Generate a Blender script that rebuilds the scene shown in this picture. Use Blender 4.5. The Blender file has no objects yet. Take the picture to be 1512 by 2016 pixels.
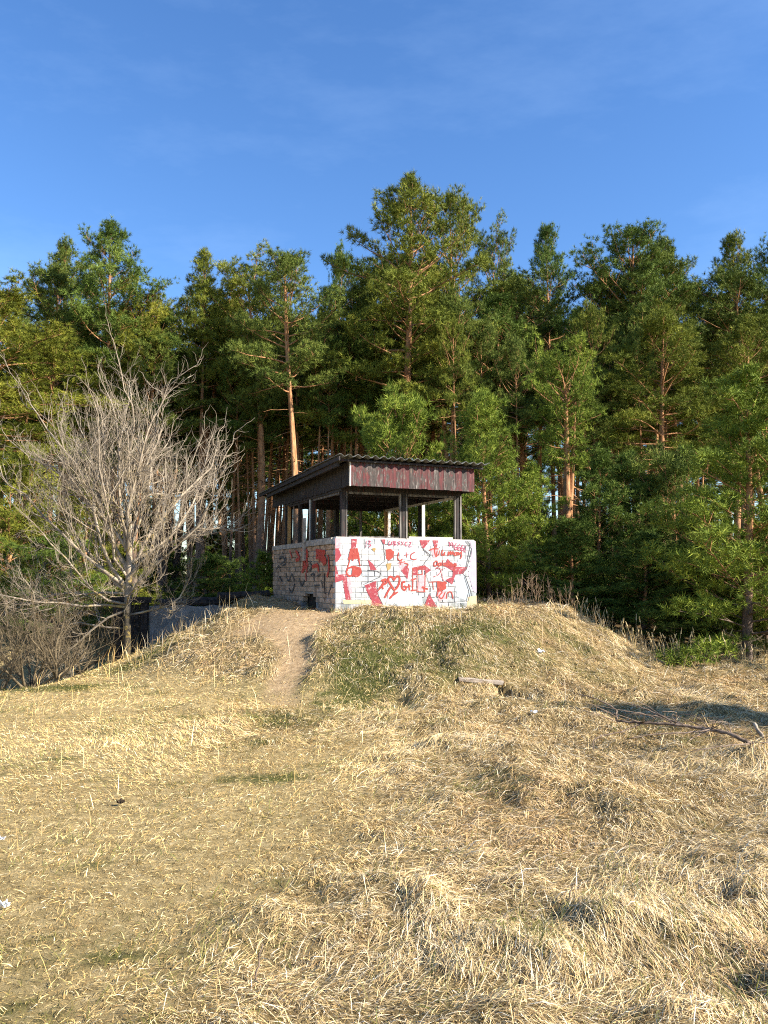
import bpy, math, random
import numpy as np
R = math.radians
SC = bpy.context.scene
COL = SC.collection
F = 1600.0            # focal length in photograph pixels (1512 x 2016)
EYE = 1.7
PITCH = math.atan((1135 - 1008) / F)

# ------------------------------------------------------------------ camera
cam = bpy.data.cameras.new('camera')
cam.sensor_fit = 'VERTICAL'; cam.sensor_height = 36.0
cam.lens = 36.0 * F / 2016.0
cam.clip_start = 0.05; cam.clip_end = 5000
camo = bpy.data.objects.new('camera', cam); COL.objects.link(camo)
camo.location = (0, 0, EYE); camo.rotation_euler = (math.pi / 2 + PITCH, 0, 0)
SC.camera = camo

# ------------------------------------------------------------------ world, sun
SUN_EL = R(29); SUN_AZ = R(180 - 71)     # azimuth clockwise from +Y
wd = bpy.data.worlds.new('World'); SC.world = wd; wd.use_nodes = True
wn = wd.node_tree; wn.nodes.clear()
wo = wn.nodes.new('ShaderNodeOutputWorld'); bg = wn.nodes.new('ShaderNodeBackground')
sky = wn.nodes.new('ShaderNodeTexSky'); sky.sky_type = 'NISHITA'; sky.sun_disc = False
sky.sun_elevation = SUN_EL; sky.sun_rotation = SUN_AZ
sky.air_density = 1.0; sky.dust_density = 0.25; sky.ozone_density = 3.0; sky.altitude = 100
tc = wn.nodes.new('ShaderNodeTexCoord'); mp = wn.nodes.new('ShaderNodeMapping')
mp.inputs['Scale'].default_value = (1.3, 2.6, 4.2); mp.inputs['Rotation'].default_value = (0.2, 0.5, 0.3)
nz = wn.nodes.new('ShaderNodeTexNoise'); nz.inputs['Scale'].default_value = 1.5; nz.inputs['Detail'].default_value = 7; nz.inputs['Roughness'].default_value = 0.62
rp = wn.nodes.new('ShaderNodeValToRGB'); rp.color_ramp.elements[0].position = 0.48; rp.color_ramp.elements[1].position = 0.95
rp.color_ramp.elements[0].color = (0, 0, 0, 1); rp.color_ramp.elements[1].color = (0.17, 0.17, 0.17, 1)
mx = wn.nodes.new('ShaderNodeMixRGB'); mx.inputs['Color2'].default_value = (4.2, 5.6, 7.6, 1)
hs = wn.nodes.new('ShaderNodeHueSaturation'); hs.inputs['Saturation'].default_value = 1.2; hs.inputs['Hue'].default_value = 0.507
L = wn.links.new
L(tc.outputs['Generated'], mp.inputs['Vector']); L(mp.outputs['Vector'], nz.inputs['Vector']); L(nz.outputs['Fac'], rp.inputs['Fac'])
L(rp.outputs['Color'], mx.inputs['Fac']); L(sky.outputs['Color'], hs.inputs['Color']); L(hs.outputs['Color'], mx.inputs['Color1'])
L(mx.outputs['Color'], bg.inputs['Color']); bg.inputs['Strength'].default_value = 0.099
L(bg.outputs['Background'], wo.inputs['Surface'])

sl = bpy.data.lights.new('sun', 'SUN'); sl.energy = 5.0; sl.angle = R(0.55); sl.color = (1.0, 0.925, 0.80)
so = bpy.data.objects.new('sun', sl); COL.objects.link(so); so.location = (12, -8, 20)
so.rotation_euler = (math.pi / 2 - SUN_EL, 0, math.pi - SUN_AZ)
SC.view_settings.view_transform = 'Standard'; SC.view_settings.look = 'None'
SC.view_settings.gamma = 1.0; SC.view_settings.use_curve_mapping = False
SC.view_settings.exposure = 1.42
SC.render.engine = 'CYCLES'
SC.cycles.use_denoising = False; SC.cycles.filter_width = 1.1
SC.cycles.max_bounces = 5; SC.cycles.diffuse_bounces = 3; SC.cycles.glossy_bounces = 2
SC.cycles.transmission_bounces = 2; SC.cycles.transparent_max_bounces = 4

# ------------------------------------------------------------------ helpers
def ray(px, py):
    x = (px - 756) / F; v = (1008 - py) / F
    c, s = math.cos(PITCH), math.sin(PITCH)
    return x, c - v * s, s + v * c
def at(px, py, depth):
    x, y, z = ray(px, py)
    return (x / y * depth, depth, EYE + z / y * depth)

def _hash(ix, iy, seed):
    n = (ix.astype(np.int64) * 374761393 + iy.astype(np.int64) * 668265263 + seed * 1442695041) & 0x7fffffff
    n = (n ^ (n >> 13)) * 1274126177 & 0x7fffffff
    n = (n ^ (n >> 16)) & 0x7fffffff
    return (n % 100003) / 100003.0
def vnoise(x, y, seed=0):
    x = np.asarray(x, float); y = np.asarray(y, float)
    ix = np.floor(x); iy = np.floor(y); fx = x - ix; fy = y - iy
    fx = fx * fx * (3 - 2 * fx); fy = fy * fy * (3 - 2 * fy)
    a = _hash(ix, iy, seed); b = _hash(ix + 1, iy, seed); c = _hash(ix, iy + 1, seed); d = _hash(ix + 1, iy + 1, seed)
    return (a * (1 - fx) + b * fx) * (1 - fy) + (c * (1 - fx) + d * fx) * fy
def fbm(x, y, seed=0, o=4):
    t = 0; a = 0.5; s = 0
    for k in range(o):
        t = t + a * vnoise(x * 2 ** k + 17.3 * k, y * 2 ** k - 9.1 * k, seed + k); s += a; a *= 0.5
    return t / s
def sst(a, b, x):
    t = np.clip((np.asarray(x, float) - a) / (b - a), 0, 1); return t * t * (3 - 2 * t)

def tag(o, label=None, cat=None, group=None, kind=None):
    if label: o['label'] = label
    if cat: o['category'] = cat
    if group: o['group'] = group
    if kind: o['kind'] = kind
    return o
def link(name, me, mat=None, parent=None, loc=None, rot=None):
    o = bpy.data.objects.new(name, me); COL.objects.link(o)
    if mat is not None and me is not None and len(me.materials) == 0: me.materials.append(mat)
    if parent: o.parent = parent
    if loc is not None: o.location = loc
    if rot is not None: o.rotation_euler = rot
    return o
def empty(name, loc, rz=0.0):
    o = bpy.data.objects.new(name, None); COL.objects.link(o); o.location = loc; o.rotation_euler = (0, 0, rz)
    o.empty_display_size = 0.1
    return o
def np_mesh(name, V, loops, sizes, smooth=False, attrs=None):
    me = bpy.data.meshes.new(name)
    V = np.asarray(V, np.float32); loops = np.asarray(loops, np.int32); sizes = np.asarray(sizes, np.int32)
    me.vertices.add(len(V)); me.vertices.foreach_set('co', V.ravel())
    me.loops.add(len(loops)); me.loops.foreach_set('vertex_index', loops)
    me.polygons.add(len(sizes)); st = np.concatenate([[0], np.cumsum(sizes)[:-1]]).astype(np.int32)
    me.polygons.foreach_set('loop_start', st); me.polygons.foreach_set('loop_total', sizes)
    me.polygons.foreach_set('use_smooth', np.full(len(sizes), smooth, bool))
    for k, (arr, typ) in (attrs or {}).items():
        a = me.attributes.new(k, typ, 'POINT')
        a.data.foreach_set('color' if typ == 'FLOAT_COLOR' else 'value', np.asarray(arr, np.float32).ravel())
    me.update(calc_edges=True)
    return me
class MB:
    def __init__(s): s.V = []; s.F = []
    def quadbox(s, P):                       # 8 points: bottom 4 (ccw) then top 4
        b = len(s.V); s.V += [tuple(p) for p in P]
        for f in ((3, 2, 1, 0), (4, 5, 6, 7), (0, 1, 5, 4), (1, 2, 6, 5), (2, 3, 7, 6), (3, 0, 4, 7)): s.F.append([b + i for i in f])
        return s
    def box(s, x0, x1, y0, y1, z0, z1):
        return s.quadbox([(x0, y0, z0), (x1, y0, z0), (x1, y1, z0), (x0, y1, z0), (x0, y0, z1), (x1, y0, z1), (x1, y1, z1), (x0, y1, z1)])
    def bar(s, a, b, w, h, up=(0, 0, 1)):
        a = np.array(a, float); b = np.array(b, float); d = b - a; d /= np.linalg.norm(d)
        u = np.array(up, float); sx = np.cross(d, u)
        if np.linalg.norm(sx) < 1e-4: sx = np.cross(d, (1, 0, 0))
        sx /= np.linalg.norm(sx); uz = np.cross(sx, d)
        c = [(-1, -1), (1, -1), (1, 1), (-1, 1)]
        return s.quadbox([a + sx * i * w / 2 + uz * j * h / 2 for i, j in c] + [b + sx * i * w / 2 + uz * j * h / 2 for i, j in c])
    def tube(s, pts, rad, n=6, cap=True):
        pts = np.asarray(pts, float); m = len(pts); rad = np.broadcast_to(rad, (m,))
        t = np.gradient(pts, axis=0); t /= np.linalg.norm(t, axis=1)[:, None] + 1e-9
        ref = np.array([0, 0, 1.0]) if abs(t[0, 2]) < 0.9 else np.array([1.0, 0, 0])
        b = len(s.V); ang = np.arange(n) * 2 * math.pi / n
        for i in range(m):
            x = np.cross(ref, t[i]); x /= np.linalg.norm(x) + 1e-9; y = np.cross(t[i], x)
            ring = pts[i] + rad[i] * (np.cos(ang)[:, None] * x + np.sin(ang)[:, None] * y)
            s.V += [tuple(p) for p in ring]
        for i in range(m - 1):
            for k in range(n):
                s.F.append([b + i * n + k, b + i * n + (k + 1) % n, b + (i + 1) * n + (k + 1) % n, b + (i + 1) * n + k])
        if cap:
            s.F.append([b + k for k in range(n)][::-1]); s.F.append([b + (m - 1) * n + k for k in range(n)])
        return s
    def mesh(s, name, smooth=False):
        lp = [i for f in s.F for i in f]
        return np_mesh(name, np.array(s.V), lp, [len(f) for f in s.F], smooth)
    def build(s, name, mat, parent=None, smooth=False, loc=None, rot=None):
        return link(name, s.mesh(name, smooth), mat, parent, loc, rot)

# ------------------------------------------------------------------ materials
class NT:
    def __init__(s, name, rough=0.8, spec=0.3):
        s.m = bpy.data.materials.new(name); s.m.use_nodes = True; s.t = s.m.node_tree
        s.b = s.t.nodes['Principled BSDF']; s.b.inputs['Roughness'].default_value = rough
        s.b.inputs['Specular IOR Level'].default_value = spec
    def n(s, typ, **kw):
        o = s.t.nodes.new(typ)
        for k, v in kw.items():
            if hasattr(o, k): setattr(o, k, v)
            else: o.inputs[k.replace('_', ' ')].default_value = v
        return o
    def l(s, a, b): s.t.links.new(a, b)
    def coord(s, obj=None, scale=(1, 1, 1), world=False):
        if world: src = s.n('ShaderNodeNewGeometry').outputs['Position']
        else:
            t = s.n('ShaderNodeTexCoord')
            if obj is not None: t.object = obj
            src = t.outputs['Object']
        m = s.n('ShaderNodeMapping'); m.inputs['Scale'].default_value = scale; s.l(src, m.inputs['Vector']); return m.outputs['Vector']
    def noise(s, vec, scale, detail=5, rough=0.6):
        o = s.n('ShaderNodeTexNoise'); o.inputs['Scale'].default_value = scale; o.inputs['Detail'].default_value = detail; o.inputs['Roughness'].default_value = rough
        s.l(vec, o.inputs['Vector']); return o.outputs['Fac']
    def ramp(s, fac, *stops):
        o = s.n('ShaderNodeValToRGB'); e = o.color_ramp.elements
        while len(e) > 1: e.remove(e[0])
        for i, (p, c) in enumerate(stops):
            el = e[0] if i == 0 else e.new(p)
            el.position = p; el.color = (*c, 1) if len(c) == 3 else c
        s.l(fac, o.inputs['Fac']); return o.outputs['Color']
    def mix(s, fac, a, b, typ='MIX'):
        o = s.n('ShaderNodeMixRGB'); o.blend_type = typ
        for sock, v in (('Fac', fac), ('Color1', a), ('Color2', b)):
            if hasattr(v, 'is_output'): s.l(v, o.inputs[sock])
            elif isinstance(v, (int, float)): o.inputs[sock].default_value = v
            else: o.inputs[sock].default_value = (*v, 1)
        return o.outputs['Color']
    def base(s, c):
        if hasattr(c, 'is_output'): s.l(c, s.b.inputs['Base Color'])
        else: s.b.inputs['Base Color'].default_value = (*c, 1)
        return s
    def bump(s, h, strength=0.4, dist=0.01):
        o = s.n('ShaderNodeBump'); o.inputs['Strength'].default_value = strength; o.inputs['Distance'].default_value = dist
        s.l(h, o.inputs['Height']); s.l(o.outputs['Normal'], s.b.inputs['Normal']); return s
    def attr(s, name, out='Fac'):
        o = s.n('ShaderNodeAttribute'); o.attribute_name = name; return o.outputs[out]

def simple(name, c1, c2, scale=8, rough=0.85, stretch=(1, 1, 1), bump=0.3, spec=0.25, lo=0.35, hi=0.65):
    t = NT(name, rough, spec); v = t.coord(scale=stretch); n = t.noise(v, scale)
    t.base(t.ramp(n, (lo, c1), (hi, c2))); t.bump(t.noise(v, scale * 3), bump, 0.01); return t.m

# ------------------------------------------------------------------ terrain
HUT_ANG = R(23.8); CX, CY, HZ = -0.894, 14.9, 1.10
UX, UY = math.cos(HUT_ANG), math.sin(HUT_ANG)
def hut_uv(x, y):
    dx = x - CX; dy = y - CY
    return dx * UX + dy * UY, -dx * UY + dy * UX
def Hs(x, y):                        # smooth form of the land
    x = np.asarray(x, float); y = np.asarray(y, float)
    cx, cy, ax, ay = 0.33, 17.3, 3.0, 3.05
    dx = x - cx; dy = y - cy; hyp = np.hypot(dx, dy) + 1e-6
    r = np.hypot(dx / ax, dy / ay) + 1e-6
    d = (r - 1) * hyp / r + 0.5 * (fbm(x * .6, y * .6, 5) - .5)
    w = 2.6 + 1.15 * np.maximum(0, -dy / hyp) ** 2 + .55 * np.maximum(0, -dx / hyp) ** 2
    m = 1.06 * (1 - sst(0, 1, d / w))
    left = sst(-5.0, -7.4, x)
    dep = -0.75 * left * sst(11.6, 14.6, y) * (1 - sst(16.5, 20.5, y)) + 0.45 * left * sst(17.5, 22.5, y)
    far = 0.25 * sst(20, 40, y) * (1 - left)
    und = 0.10 * (fbm(x * .22, y * .22, 11) - .5)
    dent = -0.45 * np.exp(-(hollow_d(x, y) / .17) ** 4)
    berm = 0.10 * np.exp(-(((x - 1.2) / .8) ** 2 + ((y - 11.6) / .35) ** 2)) + 0.10 * np.exp(-(((x - 1.5) / .5) ** 2 + ((y - 10.3) / .3) ** 2))
    berm = berm + 0.12 * np.exp(-(((x + 2.35) / .35) ** 2 + ((y - 10.6) / .3) ** 2)) + .1 * np.exp(-(((x + .45) / .6) ** 2 + ((y - 12.4) / .5) ** 2))
    uu, vv = hut_uv(x, y)
    heap = .22 * np.exp(-((uu + .45) / .7) ** 2) * sst(.9, 2.6, vv) * (1 - sst(4.2, 6, vv))
    gully = heap - 0.04 * path_mask(x, y)
    return m + dep + far + und + dent + berm + gully
def hollow_d(x, y):
    ax_, ay_, bx_, by_ = 1.62, 11.45, 2.14, 10.62; dx, dy = bx_ - ax_, by_ - ay_
    tt = np.clip(((x - ax_) * dx + (y - ay_) * dy) / (dx * dx + dy * dy), 0, 1)
    return np.hypot(x - ax_ - dx * tt, y - ay_ - dy * tt) / (.45 + .75 * tt)
def path_mask(x, y):
    x = np.asarray(x, float); y = np.asarray(y, float)
    t = np.clip((y - 9.7) / (14.2 - 9.7), 0, 1)
    cxp = -0.95 - 0.55 * np.sin(t * 1.9) + .12 * np.sin(y * 2.1)
    wid = .22 + .10 * t + .62 * sst(.74, 1.0, t)
    e = (fbm(x * 3, y * 3, 31) - .5) * .9
    p = (1 - sst(.55, 1.35, np.abs(x - cxp) / wid + e)) * sst(9.9, 12.2, y + e * 1.5) * (1 - sst(14.7, 15.3, y))
    u, v = hut_uv(x, y)
    strip = (1 - sst(.25, .6, np.abs(v + .28) + e * .8)) * sst(-.8, -.2, u) * (1 - sst(2.6, 3.3, u)) * .8
    side = sst(-1.5, -.6, u) * (1 - sst(.1, .4, u)) * sst(-.6, -.2, v) * (1 - sst(3.5, 4.5, v)) * .75
    return np.clip(np.maximum(np.maximum(p, strip), side), 0, 1)
def longgrass(x, y):                 # 0 = short matted straw, 1 = long tussocky straw
    x = np.asarray(x, float); y = np.asarray(y, float)
    edge = -0.6 + 0.10 * (y - 6) + 1.6 * (fbm(x * .35, y * .35, 7) - .5)
    a = sst(edge - .3, edge + 1.0, x) * .9
    mound = sst(.06, .35, mound_h(x, y))
    lf = sst(2.9, 1.9, y) * sst(-.6, -1.4, x) * .6
    band = np.exp(-((y - 9.6) / 1.2) ** 2) * sst(-3.2, -1.0, x) * .7
    return np.clip(np.maximum(np.maximum(a, mound), np.maximum(lf, band)), 0, 1)
def mound_h(x, y):
    cx, cy, ax, ay = 0.33, 17.3, 3.0, 3.05
    dx = x - cx; dy = y - cy; hyp = np.hypot(dx, dy) + 1e-6; r = np.hypot(dx / ax, dy / ay) + 1e-6
    d = (r - 1) * hyp / r; w = 2.6 + 1.15 * np.maximum(0, -dy / hyp) ** 2 + .55 * np.maximum(0, -dx / hyp) ** 2
    return 1 - sst(0, 1, d / w)
def H(x, y):
    x = np.asarray(x, float); y = np.asarray(y, float)
    lg = longgrass(x, y)
    near = 1 - sst(22, 26, y)
    tus = (np.maximum(fbm(x * 1.7, y * 2.2, 21, 3) - .42, 0) * .38 * lg + (fbm(x * 4, y * 4, 23, 2) - .5) * (.05 * lg + .022)) * near
    u, v = hut_uv(x, y)
    inhut = sst(-.25, .05, u) * (1 - sst(2.9, 3.2, u)) * sst(-.25, .05, v) * (1 - sst(4.0, 4.3, v))
    tus = tus * (1 - .8 * np.exp(-(np.minimum(v + .1, 0) / .7) ** 2) * sst(-1.5, -.5, u) * (1 - sst(3.2, 4.2, u)) * (v < .3))
    return (Hs(x, y) + tus * (1 - .85 * path_mask(x, y))) * (1 - inhut) + 0.98 * inhut
def Hf(x, y): return float(H(np.array([x]), np.array([y]))[0])
def green(x, y):
    x = np.asarray(x, float); y = np.asarray(y, float)
    g = np.zeros_like(x)
    for (gx, gy, sx, sy, a) in ((-.35, 11.9, .7, 1.1, .95), (.15, 13.3, .6, .5, .6), (.9, 12.9, .5, .6, .45), (-.15, 10.6, .5, .5, .45), (-1.25, 9.6, .45, .4, .55),
                                (-4.3, 14.6, .8, .7, .85), (-5.2, 12.6, 1.1, .6, .65), (-3.3, 12.0, .3, .25, .5), (-2.4, 16.4, .6, 1.0, .6), (2.1, 10.2, .25, .3, .5),
                                (-1.0, 7.0, .35, .22, .6), (-2.8, 9.6, .5, .3, .3), (-2.15, 13.7, .2, .2, .5), (2.4, 12.4, .4, .5, .3), (-.5, 4.6, .12, .1, .5), (1.35, 3.9, .1, .1, .7), (-.9, 3.2, .1, .07, .6), (-.35, 3.0, .1, .08, .5)):
        g = np.maximum(g, a * np.exp(-(((x - gx) / sx) ** 2 + ((y - gy) / sy) ** 2)))
    mh = mound_h(x, y); g = np.maximum(g, .42 * sst(.05, .3, mh) * (1 - sst(.75, .98, mh)) * sst(-1.2, -.4, x) * (1 - .6 * sst(1.5, 3.5, x)))
    n = fbm(x * 1.3, y * 1.3, 41)
    return np.clip(g * (.4 + 1.2 * fbm(x * 2.3, y * 2.3, 43)) + .30 * sst(.56, .75, n) + .05 + .32 * sst(.66, .76, fbm(x * 4.5, y * 4.5, 47, 3)), 0, 1)

def spaced(a, b, step, far0, far1, g=1.22):
    mid = list(np.arange(a, b + step / 2, step)); s = step; p = a; lo = []
    while p > far0: s *= g; p -= s; lo.append(p)
    s = step; p = mid[-1]; hi = []
    while p < far1: s *= g; p += s; hi.append(p)
    return np.array(lo[::-1] + mid + hi)
gx = spaced(-9, 9, .10, -900, 900); gy = spaced(1.6, 24, .10, -300, 1800)
GX, GY = np.meshgrid(gx, gy); Vt = np.stack([GX, GY, H(GX, GY)], -1).reshape(-1, 3)
nx, ny = len(gx), len(gy); ii = (np.arange(ny - 1)[:, None] * nx + np.arange(nx - 1)[None]).ravel()
lp = np.stack([ii, ii + 1, ii + nx + 1, ii + nx], -1).ravel()
xv, yv = Vt[:, 0], Vt[:, 1]
me = np_mesh('ground', Vt, lp, np.full(len(ii), 4), True, {'sand': (path_mask(xv, yv), 'FLOAT'), 'lush': (green(xv, yv), 'FLOAT'), 'wood': (sst(18.5, 24, yv), 'FLOAT'), 'long': (longgrass(xv, yv), 'FLOAT')})
t = NT('ground_soil', 0.95, 0.1); v = t.coord(world=True)
straw = t.ramp(t.noise(v, 22, 8, .7), (.3, (.10, .065, .028)), (.5, (.25, .18, .08)), (.72, (.46, .36, .18)))
gr = t.ramp(t.noise(v, 30, 6), (.3, (.05, .06, .015)), (.7, (.17, .17, .05)))
sand = t.ramp(t.noise(v, 14, 8, .7), (.25, (.27, .175, .09)), (.5, (.50, .345, .19)), (.75, (.66, .50, .31)))
duff = t.ramp(t.noise(v, 6, 8, .7), (.3, (.05, .032, .016)), (.55, (.14, .09, .04)), (.75, (.26, .19, .09)))
va = t.coord(scale=(1, 5, 1), world=True); vb = t.coord(scale=(5, 1.3, 1), world=True)
fib = t.mix(1.0, t.noise(va, 60, 6, .75), t.noise(vb, 60, 6, .75), 'LIGHTEN')
thatch = t.ramp(fib, (.46, (.13, .09, .036)), (.55, (.42, .31, .135)), (.67, (.76, .60, .33)))
thatch = t.mix(.55, thatch, t.ramp(t.noise(v, 9, 8, .75), (.36, (.13, .095, .04)), (.50, (.46, .35, .16)), (.64, (.72, .57, .30))))
straw = t.mix(t.attr('long'), thatch, straw)
c = t.mix(t.ramp(t.attr('lush'), (.25, (0, 0, 0)), (.7, (1, 1, 1))), straw, gr)
c = t.mix(t.attr('wood'), c, duff); c = t.mix(t.attr('sand'), c, sand)
t.base(c).bump(t.mix(.45, t.noise(v, 13, 9, .8), fib), 1.0, .07)
tag(link('ground', me, t.m), kind='structure')

# ------------------------------------------------------------------ the hut
hut = empty('brick_hut', (CX, CY, HZ), HUT_ANG)
tag(hut, 'small brick hut with graffiti and corrugated roof on top of the mound', 'hut')
rng = random.Random(4)
LF, LL, ZS = 2.97, 4.06, 1.30

t = NT('painted_brick', .75, .3); v = t.coord(hut); v2 = t.coord(hut, (1, 1, .5))
w = t.ramp(t.noise(v, 2.6, 6, .7), (.30, (.20, .235, .27)), (.43, (.34, .355, .37)), (.58, (.46, .45, .44)))
w = t.mix(t.ramp(t.noise(v2, 5.5, 7, .75), (.60, (0, 0, 0)), (.68, (.8, .8, .8))), w, (.13, .17, .21))
w = t.mix(t.ramp(t.noise(v, 9, 7, .8), (.66, (0, 0, 0)), (.70, (.85, .85, .85))), w, (.28, .20, .12))
w = t.mix(t.ramp(t.noise(v, 3.1, 4, .6), (.60, (0, 0, 0)), (.74, (.35, .35, .35))), w, (.50, .28, .30))
sep = t.n('ShaderNodeSeparateXYZ'); t.l(v, sep.inputs[0])
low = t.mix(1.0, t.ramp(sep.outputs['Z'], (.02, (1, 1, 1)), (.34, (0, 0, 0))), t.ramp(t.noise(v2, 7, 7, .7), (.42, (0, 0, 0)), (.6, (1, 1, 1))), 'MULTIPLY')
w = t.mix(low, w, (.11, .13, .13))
t.base(w).bump(t.noise(v, 60, 6), .35, .006); M_WHITE = t.m
t = NT('bare_brick', .9, .15); v = t.coord(hut)
inf = t.n('ShaderNodeObjectInfo')
w = t.ramp(inf.outputs['Random'], (0, (.42, .28, .19)), (.5, (.52, .375, .27)), (1, (.34, .245, .18)))
w = t.mix(t.ramp(t.noise(v, 7, 7, .75), (.46, (0, 0, 0)), (.62, (.85, .85, .85))), w, (.12, .085, .065))
w = t.mix(t.ramp(t.noise(v, 4, 5, .6), (.60, (0, 0, 0)), (.7, (.5, .5, .5))), w, (.45, .46, .50))
t.base(w).bump(t.noise(v, 50, 6), .5, .008); M_BARE = t.m
M_MORTAR = simple('mortar', (.16, .15, .14), (.34, .33, .32), 18)
M_MORTARW = simple('painted_mortar', (.06, .06, .065), (.47, .47, .46), 2.2, lo=.42, hi=.52)
M_CONC = simple('concrete', (.23, .20, .17), (.42, .38, .33), 9)
M_CONCW = simple('pale_concrete', (.38, .34, .30), (.60, .56, .52), 9)

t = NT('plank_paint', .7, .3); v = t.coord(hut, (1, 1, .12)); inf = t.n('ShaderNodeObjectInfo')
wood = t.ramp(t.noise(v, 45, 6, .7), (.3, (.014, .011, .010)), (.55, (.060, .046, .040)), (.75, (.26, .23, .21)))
red = t.ramp(t.noise(v, 30, 5), (.3, (.040, .008, .009)), (.7, (.135, .024, .026)))
mm = t.n('ShaderNodeMath', operation='ADD'); t.l(t.noise(t.coord(hut, (1, 1, .3)), 14, 7, .8), mm.inputs[0])
m2 = t.n('ShaderNodeMath', operation='MULTIPLY'); t.l(inf.outputs['Random'], m2.inputs[0]); m2.inputs[1].default_value = .16; t.l(m2.outputs[0], mm.inputs[1])
c = t.mix(t.ramp(mm.outputs[0], (.56, (0, 0, 0)), (.62, (.9, .9, .9))), wood, red)
c = t.mix(t.ramp(t.noise(v, 26, 5, .8), (.64, (0, 0, 0)), (.70, (.8, .8, .8))), c, (.26, .15, .08))
c = t.mix(t.ramp(t.noise(v, 60, 3, .5), (.66, (0, 0, 0)), (.70, (.7, .7, .7))), c, (.34, .31, .28))
t.base(c).bump(t.noise(v, 70, 5), .5, .006); M_PLANK = t.m
t = NT('weathered_plank', .85, .2); v = t.coord(hut, (1, 1, .10))
t.base(t.mix(t.ramp(t.noise(v, 20, 5, .7), (.62, (0, 0, 0)), (.7, (.6, .6, .6))), t.ramp(t.noise(v, 40, 6, .7), (.3, (.012, .010, .010)), (.58, (.045, .038, .036)), (.8, (.20, .185, .18))), (.10, .03, .03)))
t.bump(t.noise(v, 70, 5), .5, .006); M_PLANKD = t.m
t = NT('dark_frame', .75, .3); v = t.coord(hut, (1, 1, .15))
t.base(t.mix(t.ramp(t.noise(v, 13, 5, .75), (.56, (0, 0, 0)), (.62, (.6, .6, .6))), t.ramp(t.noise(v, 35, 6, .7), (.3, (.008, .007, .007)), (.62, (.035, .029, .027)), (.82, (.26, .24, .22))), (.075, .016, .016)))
M_FRAME = t.m
M_GREYW = simple('grey_timber', (.035, .030, .028), (.22, .20, .18), 16, stretch=(1, 1, .15))
t = NT('pale_frame', .75, .3); v = t.coord(hut, (1, 1, .15))
t.base(t.ramp(t.noise(v, 22, 6, .7), (.3, (.30, .28, .25)), (.6, (.66, .64, .58)))); M_PALE = t.m
t = NT('yellow_wood', .8, .2); v = t.coord(hut, (1, 1, .1))
t.base(t.ramp(t.noise(v, 24, 6, .7), (.3, (.26, .14, .05)), (.65, (.52, .33, .14)))); M_YWOOD = t.m

M_SHADE = simple('painted_shade', (.010, .008, .007), (.05, .04, .03), 12)  # near-black colour standing in for shade inside the side wall hole
def chamfer_brick(w, d, h, c=.006):
    b = MB()
    x = w / 2; z = h / 2
    V = [(-x, d, -z), (x, d, -z), (x, d, z), (-x, d, z), (-x, c, -z), (x, c, -z), (x, c, z), (-x, c, z), (-x + c, 0, -z + c), (x - c, 0, -z + c), (x - c, 0, z - c), (-x + c, 0, z - c)]
    b.V = V; b.F = [[0, 3, 2, 1]] + [[i, (i + 1) % 4, 4 + (i + 1) % 4, 4 + i] for i in range(4)] + [[4 + i, 4 + (i + 1) % 4, 8 + (i + 1) % 4, 8 + i] for i in range(4)] + [[8, 9, 10, 11]]
    return b
# walls: mortar core set back, bricks proud
front = MB().box(.012, LF - .012, .0045, .25, -.7, ZS).build('front_wall', M_MORTARW, hut)
left = MB().box(.012, .25, .262, 1.08, -.7, ZS - .10).box(.012, .25, 1.081, 1.98, .26, ZS - .101).box(.012, .25, 1.981, LL - .012, -.7, ZS - .10).build('side_wall', M_MORTAR, hut)
t = NT('brick_courses', .9, .15); v = t.coord(hut)
br = t.n('ShaderNodeTexBrick'); t.l(v, br.inputs['Vector']); br.inputs['Scale'].default_value = 4.0
br.inputs['Color1'].default_value = (.42, .32, .25, 1); br.inputs['Color2'].default_value = (.36, .28, .22, 1); br.inputs['Mortar'].default_value = (.25, .23, .21, 1); br.inputs['Mortar Size'].default_value = .012
t.base(t.mix(t.noise(v, 6), br.outputs['Color'], (.25, .2, .17))); M_COURSE = t.m
MB().box(LF - .25, LF, .25, LL, -.7, ZS - .002).build('far_side_wall', M_COURSE, hut)
MB().box(.25, LF - .25, LL - .25, LL, -.7, ZS - .002).build('back_wall', M_COURSE, hut)
MB().box(.25, LF - .25, .25, LL - .25, -.35, -.02).build('floor_slab', M_CONC, hut)

brick_cache = {}
def brick_mesh(w, d, h, mat):
    k = (round(w, 3), round(h, 3), mat.name)
    if k not in brick_cache:
        m = chamfer_brick(w, d, h).mesh('brick'); m.materials.append(mat); brick_cache[k] = m
    return brick_cache[k]
rects = []          # (u0, u1, z0, z1, proud) of each front brick
RH = .10
for r in range(15):
    z0 = ZS - .002 - (r + 1) * RH
    hdr = r in (2, 6, 10)
    bw = .13 if hdr else .26
    u = 0.0 if (r % 2 == 0) else (-bw / 2)
    while u < LF - .02:
        a = max(u, 0.0); b = min(u + bw, LF)
        if b - a > .05:
            off = rng.uniform(0, .004)
            jw = .011
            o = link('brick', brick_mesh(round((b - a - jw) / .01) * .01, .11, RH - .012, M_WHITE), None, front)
            o.location = ((a + b) / 2, -off, z0 + RH / 2); o.rotation_euler = (0, R(rng.uniform(-.5, .5)), 0)
            rects.append((a + jw / 2 + .003, b - jw / 2 - .003, z0 + .008, z0 + RH - .008, off))
        u += bw
bricks_l = []
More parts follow.
